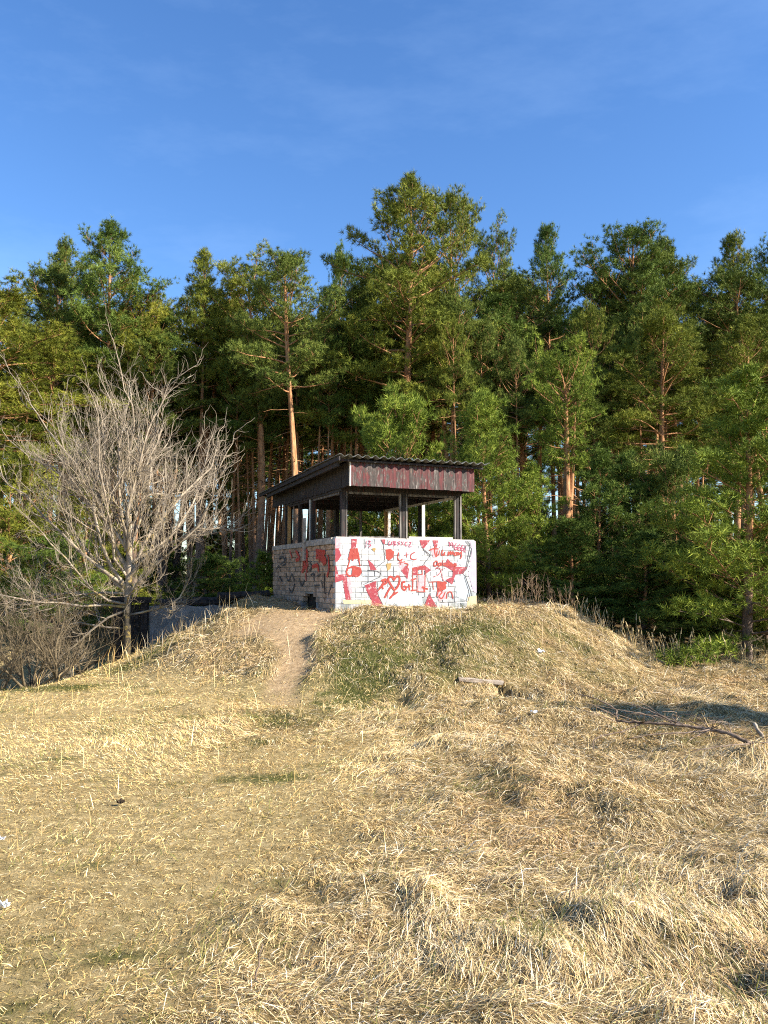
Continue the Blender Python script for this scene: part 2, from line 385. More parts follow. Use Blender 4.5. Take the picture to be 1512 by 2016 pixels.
for r in range(13):
    z0 = ZS - .10 - .002 - (r + 1) * RH
    bw = .27; vv = .125 if r % 2 else -.01
    if r % 2: pass
    while vv < LL - .02:
        a = max(vv, 0.012 if r % 2 == 0 else .125); b = min(vv + bw, LL)
        hole = z0 < .22 and 1.05 < (a + b) / 2 < 2.0 and z0 < .34 - .50 * abs((a + b) / 2 - 1.5)
        if b - a > .05 and not hole:
            off = rng.uniform(0, .012)
            o = link('brick', brick_mesh(round((b - a - .010) / .01) * .01, .11, RH - .012, M_BARE), None, left)
            o.location = (-off, (a + b) / 2, z0 + RH / 2); o.rotation_euler = (0, 0, -math.pi / 2)
            o.rotation_euler[1] = R(rng.uniform(-.8, .8))
            bricks_l.append(o)
        vv += bw

MB().box(.13, .24, 1.09, 1.97, -.7, .255).build('shade_fill', M_SHADE, hut)  # dark box added behind the missing bricks so the hole looks shaded
# copings
def slab(name, x0, x1, y0, y1, z0, z1, mat, seed):
    r = random.Random(seed); j = lambda s=.008: r.uniform(-s, s)
    m = MB().quadbox([(x0 + j(), y0 + j(), z0), (x1 + j(), y0 + j(), z0), (x1 + j(), y1 + j(), z0), (x0 + j(), y1 + j(), z0),
                      (x0 + .01 + j(), y0 + .01 + j(), z1 + j()), (x1 - .01 + j(), y0 + .01 + j(), z1 + j()), (x1 - .01 + j(), y1 + j(), z1 + j()), (x0 + .01 + j(), y1 + j(), z1 + j())])
    return m.build(name, mat, hut)
slab('coping', .02, 1.45, .015, .42, ZS, ZS + .028, M_CONCW, 1)
slab('coping', 1.46, LF - .02, .015, .42, ZS, ZS + .024, M_CONCW, 2)
slab('concrete_lintel', -.035, .30, .13, 1.62, ZS - .10, ZS + .012, M_CONC, 3)
slab('concrete_lintel', -.03, .30, 1.90, LL + .03, ZS - .105, ZS - .005, M_CONC, 4)
slab('coping', LF - .3, LF - .01, .43, LL, ZS + .001, ZS + .03, M_CONC, 5)
slab('coping', .31, LF - .31, LL - .3, LL, ZS + .001, ZS + .03, M_CONC, 6)

# posts and window frames
ZH = 2.20
def post(name, u, v, w, d, mat, z0=ZS + .02, z1=ZH, lean=0):
    return MB().quadbox([(u - w / 2, v - d / 2, z0), (u + w / 2, v - d / 2, z0), (u + w / 2, v + d / 2, z0), (u - w / 2, v + d / 2, z0),
                         (u - w / 2 + lean, v - d / 2, z1), (u + w / 2 + lean, v - d / 2, z1), (u + w / 2 + lean, v + d / 2, z1), (u - w / 2 + lean, v + d / 2, z1)]).build(name, mat, hut)
for (u, v, w, d, mt) in ((.25, .28, .075, .075, M_FRAME), (.312, .262, .028, .05, M_GREYW), (.24, .335, .05, .025, M_FRAME),
                         (1.495, .27, .060, .08, M_FRAME), (1.432, .255, .034, .05, M_GREYW), (1.562, .255, .034, .05, M_GREYW),
                         (2.70, .28, .055, .08, M_FRAME), (2.635, .258, .032, .05, M_GREYW), (2.765, .262, .034, .05, M_GREYW),
                         (.25, 2.0, .075, .09, M_FRAME), (.24, 2.11, .06, .05, M_PALE), (.25, 3.78, .10, .10, M_FRAME), (.25, 3.67, .06, .05, M_YWOOD), (.25, 2.9, .06, .08, M_FRAME),
                         (2.70, 1.9, .09, .10, M_FRAME), (2.70, 1.80, .07, .05, M_PALE), (2.72, 3.78, .10, .10, M_YWOOD), (2.72, 3.66, .06, .05, M_PALE),
                         (1.45, 3.80, .09, .09, M_FRAME), (.335, 3.80, .05, .07, M_FRAME)):
    post('post', u, v, w, d, mt, lean=rng.uniform(-.008, .008))
# the loose board hanging down over the side wall
MB().box(-.055, -.020, 1.645, 1.765, .92, 1.78).build('loose_board', M_CONC, hut)
# head beams and sill rails
def beam(a, b, w, h, mat, name='beam'): return MB().bar(a, b, w, h).build(name, mat, hut)
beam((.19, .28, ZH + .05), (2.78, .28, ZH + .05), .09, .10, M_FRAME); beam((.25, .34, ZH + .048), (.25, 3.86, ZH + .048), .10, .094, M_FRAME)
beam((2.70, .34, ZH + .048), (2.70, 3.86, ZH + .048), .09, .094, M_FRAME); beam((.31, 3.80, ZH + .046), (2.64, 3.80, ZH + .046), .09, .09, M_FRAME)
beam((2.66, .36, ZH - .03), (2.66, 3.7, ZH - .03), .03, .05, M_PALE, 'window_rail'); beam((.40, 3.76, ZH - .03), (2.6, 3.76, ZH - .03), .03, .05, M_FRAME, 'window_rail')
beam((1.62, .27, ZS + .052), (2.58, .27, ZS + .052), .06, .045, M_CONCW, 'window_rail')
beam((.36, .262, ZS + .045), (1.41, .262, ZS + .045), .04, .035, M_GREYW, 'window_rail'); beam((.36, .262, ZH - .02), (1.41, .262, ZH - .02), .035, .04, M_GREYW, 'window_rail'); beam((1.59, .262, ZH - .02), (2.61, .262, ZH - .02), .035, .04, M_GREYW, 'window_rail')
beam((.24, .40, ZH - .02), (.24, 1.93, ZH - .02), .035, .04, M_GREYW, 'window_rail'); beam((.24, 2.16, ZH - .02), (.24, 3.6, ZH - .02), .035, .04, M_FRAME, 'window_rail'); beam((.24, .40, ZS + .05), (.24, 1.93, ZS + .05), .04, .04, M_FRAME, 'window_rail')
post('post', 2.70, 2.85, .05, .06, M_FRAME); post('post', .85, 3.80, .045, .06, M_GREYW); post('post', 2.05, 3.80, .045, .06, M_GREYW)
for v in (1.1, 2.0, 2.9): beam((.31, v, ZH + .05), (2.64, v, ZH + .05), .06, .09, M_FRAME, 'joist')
ZF = 2.255
for k in range(13):      # ceiling and soffit boards
    u0 = .22 + k * .195
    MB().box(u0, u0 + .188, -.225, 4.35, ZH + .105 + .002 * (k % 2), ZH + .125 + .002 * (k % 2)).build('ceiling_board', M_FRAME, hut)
# fascia boards
def roof_z(v): return 2.735 - (v + .45) * .034      # underside of the sheet
u = .205; k = 0
while u < 2.76:
    w = rng.uniform(.105, .145)
    if u + w > 2.74: w = 2.795 - u
    zb = ZF + rng.uniform(-.008, .008); pr = rng.uniform(0, .006)
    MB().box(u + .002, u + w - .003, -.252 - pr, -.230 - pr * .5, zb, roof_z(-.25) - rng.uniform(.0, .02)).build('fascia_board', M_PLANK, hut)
    u += w
MB().box(.178, .204, -.262, -.222, ZF - .006, roof_z(-.25) - .01).build('corner_board', M_PALE, hut)
v = -.220
while v < 4.75:
    w = rng.uniform(.10, .14); zb = ZF + rng.uniform(-.012, .012) - .004 * v; pr = rng.uniform(0, .008)
    MB().box(.178 - pr, .200 - pr * .5, v + .002, v + w - .003, zb, roof_z(v + .06) - rng.uniform(.01, .03)).build('fascia_board', M_PLANKD, hut)
    v += w
v = -.220
while v < 4.5:
    w = .19
    MB().box(2.797, 2.817, v + .002, v + w - .003, ZF - .004 * v, roof_z(v + .1) - .015).build('fascia_board', M_PLANKD, hut); v += w
# roof: corrugated sheets laid in three rows of three
def sheet(u0, u1, v0, v1, z_off, seed):
    r = random.Random(seed); pitch = .172; n = int((u1 - u0) / pitch * 10) + 1; us = np.linspace(u0, u1, n); vs = np.linspace(v0, v1, 9)
    b = MB(); th = .008
    jag = [r.uniform(-.012, .012) for _ in us]; tl = r.uniform(-.006, .006)
    def P(i, j, top):
        u = us[i]; v = vs[j]
        if j == 0: v += jag[i] * .5
        z = roof_z(v) + .018 + z_off + .024 * math.sin((u + .12) / pitch * 2 * math.pi) + tl * (i / n) - .010 * math.sin(j * .7 + seed)* (.3)
        return (u, v, z + (th if top else 0))
    for top in (0, 1):
        for j in range(9):
            for i in range(n): b.V.append(P(i, j, top))
    N = n * 9
    for j in range(8):
        for i in range(n - 1):
            a = j * n + i; b.F.append([a, a + n, a + n + 1, a + 1]); b.F.append([N + a, N + a + 1, N + a + n + 1, N + a + n])
    for i in range(n - 1):
        b.F.append([i, i + 1, N + i + 1, N + i]); a = 8 * n + i; b.F.append([a + 1, a, N + a, N + a + 1])
    for j in range(8):
        a = j * n; b.F.append([a + n, a, N + a, N + a + n]); a = j * n + n - 1; b.F.append([a, a + n, N + a + n, N + a])
    return b
t = NT('roof_sheet', .95, .1); v = t.coord(hut)
t.base(t.mix(t.ramp(t.noise(v, 5, 7, .75), (.48, (0, 0, 0)), (.62, (1, 1, 1))), t.ramp(t.noise(v, 25, 5), (.3, (.09, .09, .085)), (.7, (.20, .20, .19))), (.05, .055, .02)))
t.bump(t.noise(v, 60, 5), .6, .01); M_ROOF = t.m
uc = [-.12, .93, 1.98, 3.03]; vc = [-.45, 1.40, 3.25, 5.02]
for a in range(3):
    for bb in range(3):
        sheet(uc[a], uc[a + 1] + (.0 if a == 2 else .03), vc[bb], vc[bb + 1] + (0 if bb == 2 else .12), .010 * (2 - bb) + .004 * ((a + 1) % 2), a * 3 + bb + 1).build('roof_sheet', M_ROOF, hut, True)
for v in (-.30, .6, 1.5, 2.4, 3.3, 4.2, 4.86):      # battens under the sheets
    MB().bar((-.06, v, roof_z(v) - .022), (2.96, v, roof_z(v) - .022), .05, .035).build('batten', M_FRAME, hut)
MB().bar((-.085, -.43, roof_z(-.43) - .012), (-.085, 5.0, roof_z(5.0) - .012), .025, .07).build('verge_board', M_PLANKD, hut)
MB().bar((-.03, -.21, roof_z(-.2) - .085), (-.03, 4.5, roof_z(4.5) - .085), .05, .08).build('rafter', M_FRAME, hut)

# ---- paint on the walls (traced in a wall grid, clipped to each brick)
def wall_uz(x, y):
    tt = (x - 100) / 1310.0; up = tt / (1.08 - .08 * tt)
    yt = 108 + tt * 32; yb = 775 - tt * 45
    return up * LF, (yb - y) / (yb - yt) * 1.30
def clip(poly, u0, u1, z0, z1):
    for ax, val, sgn in ((0, u0, 1), (0, u1, -1), (1, z0, 1), (1, z1, -1)):
        out = []
        for i in range(len(poly)):
            a, b = poly[i - 1], poly[i]; ia = (a[ax] - val) * sgn >= 0; ib = (b[ax] - val) * sgn >= 0
            if ia != ib:
                tt = (val - a[ax]) / (b[ax] - a[ax]); out.append((a[0] + (b[0] - a[0]) * tt, a[1] + (b[1] - a[1]) * tt))
            if ib: out.append(b)
        poly = out
        if not poly: return []
    return poly
def paint_mat(name, c1, c2, worn=.62):
    t = NT(name, .6, .35); v = t.coord(hut)
    c = t.ramp(t.noise(v, 10, 6), (.3, c1), (.7, c2))
    c = t.mix(t.ramp(t.noise(v, 14, 7, .8), (worn, (0, 0, 0)), (worn + .05, (.7, .7, .7))), c, (.50, .48, .47))
    t.base(c); return t.m
P_RED = paint_mat('red_paint', (0.205, 0.014, 0.028), (0.27, 0.034, 0.048), .56); P_ORANGE = paint_mat('scarlet_spray', (0.24, 0.020, 0.014), (0.30, 0.040, 0.026), .62)
P_LILAC = paint_mat('lilac_paint', (0.336, 0.269, 0.347), (0.403, 0.336, 0.392)); P_CREAM = paint_mat('cream_paint', (0.392, 0.314, 0.179), (0.448, 0.381, 0.258))
P_PINK = paint_mat('magenta_marker', (0.280, 0.034, 0.078), (0.325, 0.056, 0.101), .75); P_BLACK = paint_mat('black_marker', (0.028, 0.028, 0.034), (0.078, 0.078, 0.090), .7)
P_ROSE = paint_mat('rose_wash', (.42, .20, .23), (.50, .30, .32), .55); P_OCHRE = paint_mat('ochre_chip', (0.252, 0.157, 0.045), (0.308, 0.213, 0.078), .8); P_BLUE = paint_mat('pale_blue_paint', (0.291, 0.347, 0.392), (0.370, 0.414, 0.448), .55)
P_DRED = paint_mat('dull_red_paint', (.36, .03, .022), (.46, .055, .04), .75)
patches = [
    (P_LILAC, 'lilac_patch', [(1345, 120), (1405, 120), (1420, 610), (1382, 592), (1335, 440), (1372, 212)]),
    (P_BLUE, 'blue_patch', [(1200, 455), (1310, 450), (1350, 590), (1330, 680), (1230, 640)]), (P_BLUE, 'blue_patch', [(1240, 300), (1320, 300), (1310, 360), (1235, 345)]),
    (P_BLUE, 'blue_patch', [(590, 640), (720, 600), (900, 640), (920, 760), (560, 760)]), (P_BLUE, 'blue_patch', [(690, 200), (850, 190), (920, 240), (880, 330), (700, 300)]),
    (P_CREAM, 'cream_patch', [(1328, 640), (1420, 625), (1420, 750), (1318, 740)]), (P_CREAM, 'cream_patch', [(170, 683), (440, 683), (435, 716), (180, 722)]),
    (P_CREAM, 'cream_patch', [(60, 140), (103, 140), (103, 170), (60, 170)]),
    (P_ROSE, 'rose_patch', [(100, 110), (150, 108), (150, 200), (100, 205)]), (P_ROSE, 'rose_patch', [(700, 320), (760, 330), (720, 400), (690, 380)]), (P_ROSE, 'rose_patch', [(880, 450), (930, 445), (930, 590), (865, 590)]), (P_ROSE, 'rose_patch', [(1040, 600), (1110, 590), (1130, 660), (1060, 680)]),
    (P_ROSE, 'rose_patch', [(205, 470), (240, 480), (262, 640), (240, 660)]), (P_ROSE, 'rose_patch', [(990, 215), (1050, 205), (1050, 280), (1010, 290)]),
    (P_RED, 'red_patch', [(250, 100), (303, 100), (292, 205), (248, 205)]), (P_RED, 'red_patch', [(90, 205), (132, 202), (157, 270), (118, 332), (90, 335)]),
    (P_RED, 'red_patch', [(90, 355), (112, 372), (130, 450), (202, 444), (215, 560), (247, 682), (198, 682), (170, 500), (90, 528)]),
    (P_RED, 'red_patch', [(403, 305), (452, 350), (485, 402), (428, 410)]), (P_RED, 'red_patch', [(373, 547), (482, 503), (477, 570), (505, 650), (558, 765), (424, 765), (440, 690), (387, 590)]),
    (P_RED, 'red_patch', [(527, 120), (567, 110), (560, 168), (540, 158)]), (P_RED, 'red_patch', [(883, 125), (990, 120), (922, 208), (900, 190)]),
    (P_RED, 'red_patch', [(1003, 125), (1057, 125), (1046, 197), (1020, 192)]), (P_RED, 'red_patch', [(707, 402), (758, 358), (786, 395), (770, 488)]),
    (P_RED, 'red_patch', [(816, 380), (930, 358), (988, 402), (935, 442), (930, 400), (868, 400), (862, 450), (822, 450)]),
    (P_RED, 'red_patch', [(1108, 362), (1145, 298), (1202, 370), (1325, 373), (1290, 432), (1215, 442), (1185, 532), (1122, 490), (1187, 460), (1190, 410)]),
    (P_RED, 'red_patch', [(970, 618), (1043, 735), (922, 735)]), (P_ORANGE, 'scarlet_patch', [(568, 215), (612, 208), (648, 235), (640, 285), (600, 318), (572, 300)]),
    (P_ORANGE, 'scarlet_patch', [(236, 210), (300, 205), (318, 300), (232, 306)]), (P_ORANGE, 'scarlet_patch', [(255, 380), (335, 385), (325, 450), (262, 462)]), (P_RED, 'red_patch', [(380, 560), (470, 520), (500, 640), (420, 640)][:4]),
    (P_ORANGE, 'scarlet_patch', [(1045, 505), (1120, 508), (1130, 565), (1060, 600)]),
    (P_OCHRE, 'ochre_chip', [(440, 205), (475, 197), (470, 235), (450, 230)]), (P_OCHRE, 'ochre_chip', [(572, 345), (622, 340), (612, 395), (585, 410)]),
]
for k, (mt, nm, poly) in enumerate(patches):
    pz = [wall_uz(*p) for p in poly]; b = MB()
    for (u0, u1, z0, z1, off) in rects:
        q = clip(pz, u0 - .0088, u1 + .0088, z0 - .0082, z1 + .0082)
        if len(q) >= 3:
            i0 = len(b.V); b.V += [(a, -.0045 - .0001 * k, z) for a, z in q]; b.F.append(list(range(i0, i0 + len(q))))
    if b.F: b.build(nm, mt, hut)
def smooth_line(p, n=5):
    p = np.array(p, float)
    if len(p) < 3: return p
    q = np.vstack([2 * p[0] - p[1], p, 2 * p[-1] - p[-2]]); out = []
    for i in range(1, len(q) - 2):
        for t_ in np.linspace(0, 1, n, endpoint=False):
            a, b, c, d = q[i - 1], q[i], q[i + 1], q[i + 2]
            out.append(.5 * (2 * b + (c - a) * t_ + (2 * a - 5 * b + 4 * c - d) * t_ ** 2 + (3 * b - a - 3 * c + d) * t_ ** 3))
    out.append(p[-1]); return np.array(out)
stroke_n = 0
def strokes(name, mat, lines, w, sm=True, mapf=wall_uz, place=lambda u, z, d: (u, -d, z), d0=.0075):
    global stroke_n
    b = MB(); w = w * (1.05 if w < .02 else (1.15 if w < .025 else 1.35))
    for ln in lines:
        p = np.array([mapf(*q) for q in ln]); p = smooth_line(p) if sm else p
        tg = np.gradient(p, axis=0); tg /= np.linalg.norm(tg, axis=1)[:, None] + 1e-9; nn = np.stack([-tg[:, 1], tg[:, 0]], 1)
        stroke_n += 1; i0 = len(b.V)
        for i in range(len(p)):
            ww = w * (.85 + .3 * ((i * 7 + stroke_n * 3) % 5) / 5) * (.7 if i in (0, len(p) - 1) else 1)
            d = d0 + .00002 * stroke_n + .00001 * i
            for s_ in (-1, 1): b.V.append(place(p[i][0] + s_ * nn[i][0] * ww / 2, p[i][1] + s_ * nn[i][1] * ww / 2, d))
        for i in range(len(p) - 1): b.F.append([i0 + 2 * i, i0 + 2 * i + 1, i0 + 2 * i + 3, i0 + 2 * i + 2][::-1])
    return b.build(name, mat, hut)
strokes('graffiti_year', P_PINK, [[(1152, 160), (1163, 150), (1160, 190)], [(1195, 165), (1183, 152), (1173, 165), (1180, 178), (1195, 165), (1192, 200)], [(1228, 155), (1210, 180), (1207, 205), (1222, 218), (1235, 203), (1225, 192), (1212, 203)],
    [(1262, 165), (1242, 188), (1238, 212), (1254, 222), (1266, 208), (1256, 196), (1243, 208)], [(1290, 172), (1272, 195), (1268, 215), (1282, 226), (1294, 212), (1285, 200), (1272, 212)], [(1308, 180), (1300, 222)], [(1290, 240), (1312, 226)], [(1296, 226), (1308, 243)]], .016)
strokes('graffiti_words', P_ORANGE, [[(975, 222), (1010, 208), (1060, 210)], [(1030, 180), (1022, 230), (1035, 278), (1052, 262)], [(1048, 225), (1042, 262), (1058, 268)], [(1070, 225), (1062, 268)], [(1068, 190), (1072, 196)], [(1098, 218), (1086, 255), (1098, 268), (1118, 240), (1112, 262), (1122, 265)],
    [(1145, 275), (1152, 235), (1158, 262), (1172, 232), (1176, 262), (1192, 235), (1196, 265)], [(1228, 240), (1210, 250), (1208, 268), (1226, 262), (1232, 240), (1236, 268)], [(1245, 235), (1250, 262), (1268, 240)], [(1272, 232), (1270, 280), (1258, 302)],
    [(1040, 320), (1018, 335), (1018, 362), (1042, 360), (1048, 330), (1032, 318)], [(1078, 335), (1060, 345), (1062, 365), (1078, 355), (1082, 335), (1086, 362)], [(1098, 312), (1100, 365)], [(1120, 335), (1104, 350), (1122, 366)], [(1135, 338), (1128, 362), (1145, 350)], [(1150, 320), (1156, 368), (1175, 335), (1180, 370)], [(1190, 340), (1195, 365), (1212, 340), (1208, 395), (1192, 405)], [(1222, 340), (1224, 366)]], .024)
strokes('graffiti_sprig', P_RED, [[(1010, 465), (1060, 440), (1082, 400), (1050, 378), (1030, 395)], [(1082, 400), (1120, 385)], [(1082, 400), (1090, 460), (1105, 500)], [(1082, 400), (1040, 385)]], .016)
strokes('graffiti_heart', P_ORANGE, [[(645, 500), (630, 470), (600, 468), (594, 500), (620, 545), (652, 585), (690, 530), (696, 475), (672, 462), (648, 490), (645, 500)]], .032)
for ln_ in [[(490, 600), (530, 550), (560, 492)], [(525, 505), (565, 490), (575, 520), (530, 548)], [(535, 548), (545, 580)], [(615, 560), (590, 600), (560, 660)], [(655, 600), (635, 630), (602, 668)], [(640, 635), (680, 605)],
    [(750, 510), (722, 520), (722, 570), (745, 585), (758, 560), (735, 550)], [(762, 560), (800, 548)], [(782, 530), (788, 590)], [(820, 490), (818, 590)], [(800, 495), (850, 480)], [(800, 590), (850, 585)], [(900, 560), (960, 575)], [(912, 548), (930, 600)]]: strokes('graffiti_letter', P_ORANGE, [ln_], .030)
strokes('graffiti_box', P_ORANGE, [[(820, 390), (818, 500)], [(862, 380), (858, 600)], [(868, 395), (905, 395), (908, 440), (868, 442)], [(935, 420), (930, 600)], [(856, 600), (930, 600)], [(812, 392), (930, 372)]], .024, False)
strokes('graffiti_tag', P_ORANGE, [[(970, 512), (1040, 508)], [(1003, 512), (1010, 580)], [(1045, 505), (1050, 600)], [(1045, 505), (1080, 515), (1072, 548), (1048, 555)], [(1090, 510), (1080, 550), (1095, 580), (1130, 560)], [(1095, 545), (1130, 520), (1110, 508), (1092, 530)], [(1040, 640), (1060, 590), (1090, 600), (1060, 640), (1090, 655), (1120, 600)], [(1130, 660), (1140, 610), (1175, 600), (1192, 660)]], .022)
strokes('graffiti_initials', P_ORANGE, [[(690, 240), (680, 290), (700, 318), (725, 300)], [(738, 268), (780, 262)], [(758, 240), (765, 290)], [(838, 240), (805, 260), (800, 295), (830, 308), (855, 300)], [(680, 340), (750, 325)], [(715, 310), (705, 355)], [(740, 340), (775, 350), (765, 380)]], .020)
strokes('graffiti_figure', P_ORANGE, [[(252, 200), (238, 250), (225, 312)], [(298, 200), (312, 255), (322, 312)], [(235, 265), (312, 262)], [(240, 300), (215, 380)], [(316, 300), (332, 370)], [(205, 395), (268, 375), (340, 392)], [(215, 395), (205, 430), (225, 460), (258, 450), (268, 380)], [(272, 380), (275, 450), (310, 460), (335, 430), (335, 395)], [(268, 375), (266, 470)], [(285, 210), (270, 262), (262, 320)]], .026)
strokes('graffiti_number', P_PINK, [[(388, 135), (384, 195)], [(405, 132), (425, 140), (408, 160), (430, 172), (410, 195)]], .016)
strokes('graffiti_name', P_PINK, [[(605, 135), (592, 170), (615, 172), (628, 140), (622, 175)], [(640, 135), (642, 178)], [(642, 140), (662, 145), (645, 158), (665, 168), (644, 178)], [(700, 140), (680, 150), (698, 162), (680, 176)], [(712, 140), (738, 178)], [(738, 140), (712, 178)], [(775, 145), (752, 150), (752, 178), (772, 178)], [(785, 150), (805, 150), (782, 190), (808, 188)]], .015)
for ln_ in [[(370, 112), (372, 205)], [(520, 118), (546, 168), (556, 250), (560, 322), (470, 388)], [(400, 405), (475, 412), (518, 432), (514, 468), (360, 540)], [(898, 188), (978, 285)], [(985, 268), (910, 362)], [(918, 210), (985, 268), (1000, 262)], [(1308, 138), (1368, 210), (1320, 392), (1280, 428), (1308, 458), (1355, 590), (1330, 680)],
    [(1322, 132), (1352, 168), (1350, 200), (1312, 380), (1272, 424)], [(1296, 460), (1338, 590), (1315, 672)], [(980, 560), (975, 640)], [(935, 420), (985, 570)], [(490, 510), (500, 640), (560, 758)], [(560, 170), (620, 165)], [(350, 210), (340, 300)], [(365, 560), (362, 610)]]: strokes('outline_mark', P_BLACK, [ln_], .012, False)
# the shaded side wall
def side_uz(x, y):            # in a grid over the side wall picture, 320..1340 across, 350..1200 down
    tt = (1340 - x) / 1020.0; vv = tt / (1.25 - .25 * tt) * LL
    return vv, 1.22 - (y - (330 - tt * -60)) / 870.0 * 1.30
sp = lambda v, z, d: (-d, v, z)
for ln_ in [[(1030, 420), (1190, 440)], [(1080, 430), (1090, 580)], [(1150, 500), (1200, 560), (1150, 600)], [(700, 420), (760, 520), (700, 560)], [(600, 420), (640, 520)], [(970, 640), (1060, 620), (1080, 700)], [(800, 410), (880, 430), (890, 500), (810, 520)], [(810, 540), (880, 550), (900, 640)], [(800, 720), (870, 640), (890, 720)], [(870, 720), (875, 830)], [(1040, 540), (1060, 440), (1100, 540)], [(1130, 430), (1120, 540), (1180, 560)], [(1140, 480), (1190, 450)], [(830, 430), (820, 720)], [(1060, 470), (1170, 470)], [(1050, 520), (1180, 510)], [(1230, 480), (1250, 640), (1220, 760)], [(840, 560), (860, 620), (830, 660)]]: strokes('side_graffiti', P_DRED, [ln_], .060, True, side_uz, sp, .016)
for ln_ in [[(480, 430), (500, 520)], [(690, 640), (700, 720)], [(930, 560), (960, 640), (930, 700)], [(380, 700), (420, 640), (450, 720)], [(760, 800), (800, 900), (850, 820)], [(1120, 800), (1150, 900)], [(1010, 880), (1100, 870)], [(420, 860), (440, 800), (470, 870)], [(540, 740), (580, 850), (640, 745)], [(600, 860), (640, 760), (690, 850)], [(430, 540), (470, 500), (520, 560), (450, 620)], [(520, 480), (540, 600), (480, 640)], [(950, 750), (1000, 730), (1010, 830)], [(1050, 760), (1110, 730)], [(1230, 500), (1240, 700)], [(590, 950), (640, 1010), (690, 880)], [(1300, 850), (1240, 980)]]: strokes('side_scrawl', P_BLACK, [ln_], .034, True, side_uz, sp, .016)

# ---- cross-shaped shade side details: drooping cable
MB().tube([(-.02, .52, .66), (-.03, .50, .5), (-.035, .46, .36), (-.03, .45, .27)], .012, 5).build('cable', M_FRAME, hut)

# ------------------------------------------------------------------ dugout beside the hut
def G(px, depth):                    # ground point under a picture column at a depth
    x = (px - 756) / F * depth
    return x, depth, Hf(x, depth)
dg = empty('dugout_wall', (-4.05, 17.95, 0))
tag(dg, 'low grey concrete retaining wall with dark timber doorway left of the hut', 'wall')
t = NT('stained_concrete', .95, .15); v = t.coord(world=True)
c = t.ramp(t.noise(v, 3, 7, .7), (.3, (.12, .115, .105)), (.55, (.26, .25, .235)), (.75, (.40, .39, .37)))
c = t.mix(t.ramp(t.noise(v, 5, 6, .8), (.58, (0, 0, 0)), (.64, (.7, .7, .7))), c, (.10, .09, .08)); t.base(c).bump(t.noise(v, 40, 6), .25, .01); M_OLDC = t.m
M_CHAR = simple('charred_timber', (.012, .010, .010), (.06, .05, .045), 12)
def lump_slab(p, q, z0, z1, th, n=10, seed=1):
    r = random.Random(seed); b = MB(); p = np.array(p); q = np.array(q); d = (q - p) / np.linalg.norm(q - p); nn = np.array([-d[1], d[0]])
    tops = [z1 + r.uniform(-.03, .02) for _ in range(n + 1)]
    for i in range(n + 1):
        c = p + (q - p) * i / n
        for s_, zz in ((0, z0), (0, tops[i]), (1, tops[i] + r.uniform(-.01, .01)), (1, z0)): b.V.append((c[0] + nn[0] * th * s_, c[1] + nn[1] * th * s_, zz))
    for i in range(n):
        for k in range(4):
            a = i * 4; b.F.append([a + k, a + (k + 1) % 4, a + 4 + (k + 1) % 4, a + 4 + k][::-1])
    b.F.append([0, 1, 2, 3]); b.F.append([n * 4 + k for k in (3, 2, 1, 0)])
    return b
def kid(b, name, mat):
    b.V = [(x + 4.05, y - 17.95, z) for x, y, z in b.V]; return b.build(name, mat, dg)
kid(lump_slab((-5.0, 17.5), (-2.9, 18.45), -.8, 1.07, .28, 12, 3), 'concrete_face', M_OLDC)
kid(MB().box(-5.16, -5.03, 17.36, 17.52, -.8, 1.16), 'door_post', M_CHAR); kid(MB().box(-5.66, -5.50, 17.10, 17.26, -.8, 1.18), 'door_post', M_CHAR)
kid(MB().bar((-5.72, 17.12, 1.22), (-4.98, 17.46, 1.20), .18, .12), 'lintel', M_CHAR)
for k in range(5):
    x0 = -5.50 + k * .095; kid(MB().box(x0, x0 + .088, 17.36 + k * .03, 17.39 + k * .03, -.8, 1.10), 'door_plank', M_CHAR)
for k, (a, b, r_) in enumerate((((-4.85, 17.8, 1.13), (-3.2, 18.6, 1.17), .075), ((-4.2, 17.95, 1.14), (-2.75, 18.75, 1.20), .09), ((-3.7, 18.15, 1.26), (-2.6, 18.55, 1.30), .085))):
    a = np.array(a); b = np.array(b); pts = [a + (b - a) * i / 6 + np.array([0, 0, .02 * math.sin(i * 2.1 + k)]) for i in range(7)]
    o = MB().tube(pts, [r_ * (1 + .12 * math.sin(i * 1.7)) for i in range(7)], 9).build('charred_log', M_CHAR)
    tag(o, ('thin charred log lying along the concrete retaining wall', 'thick charred log lying behind others on the retaining wall', 'short charred log lying on top beside the hut')[k], 'log', 'charred logs on the retaining wall')

# ------------------------------------------------------------------ trees
t = NT('pine_needles', .7, .12)
oi = t.n('ShaderNodeObjectInfo'); f = t.attr('tone')
c = t.ramp(f, (0, (.038, .060, .012)), (.5, (.120, .160, .028)), (1, (.245, .275, .055)))
t.base(t.mix(1.0, c, oi.outputs['Color'], 'MULTIPLY'))
try: t.b.inputs['Transmission Weight'].default_value = 0.0
except Exception: pass
M_NEEDLE = t.m
t = NT('pine_bark', .9, .2); v = t.coord(scale=(1, 1, .35)); hgt = t.attr('up')
low = t.ramp(t.noise(v, 9, 7, .75), (.35, (.055, .040, .030)), (.6, (.19, .14, .11)), (.75, (.32, .25, .20)))
hi = t.ramp(t.noise(v, 7, 7, .7), (.3, (.20, .090, .042)), (.55, (.42, .215, .10)), (.75, (.60, .38, .21)))
t.base(t.mix(hgt, low, hi)).bump(t.noise(v, 12, 8, .75), .8, .04); M_BARK = t.m
t = NT('dry_branch', .9, .15); v = t.coord()
t.base(t.ramp(t.noise(v, 6, 5), (.3, (.050, .038, .022)), (.7, (.20, .155, .095)))); M_DRYB = t.m

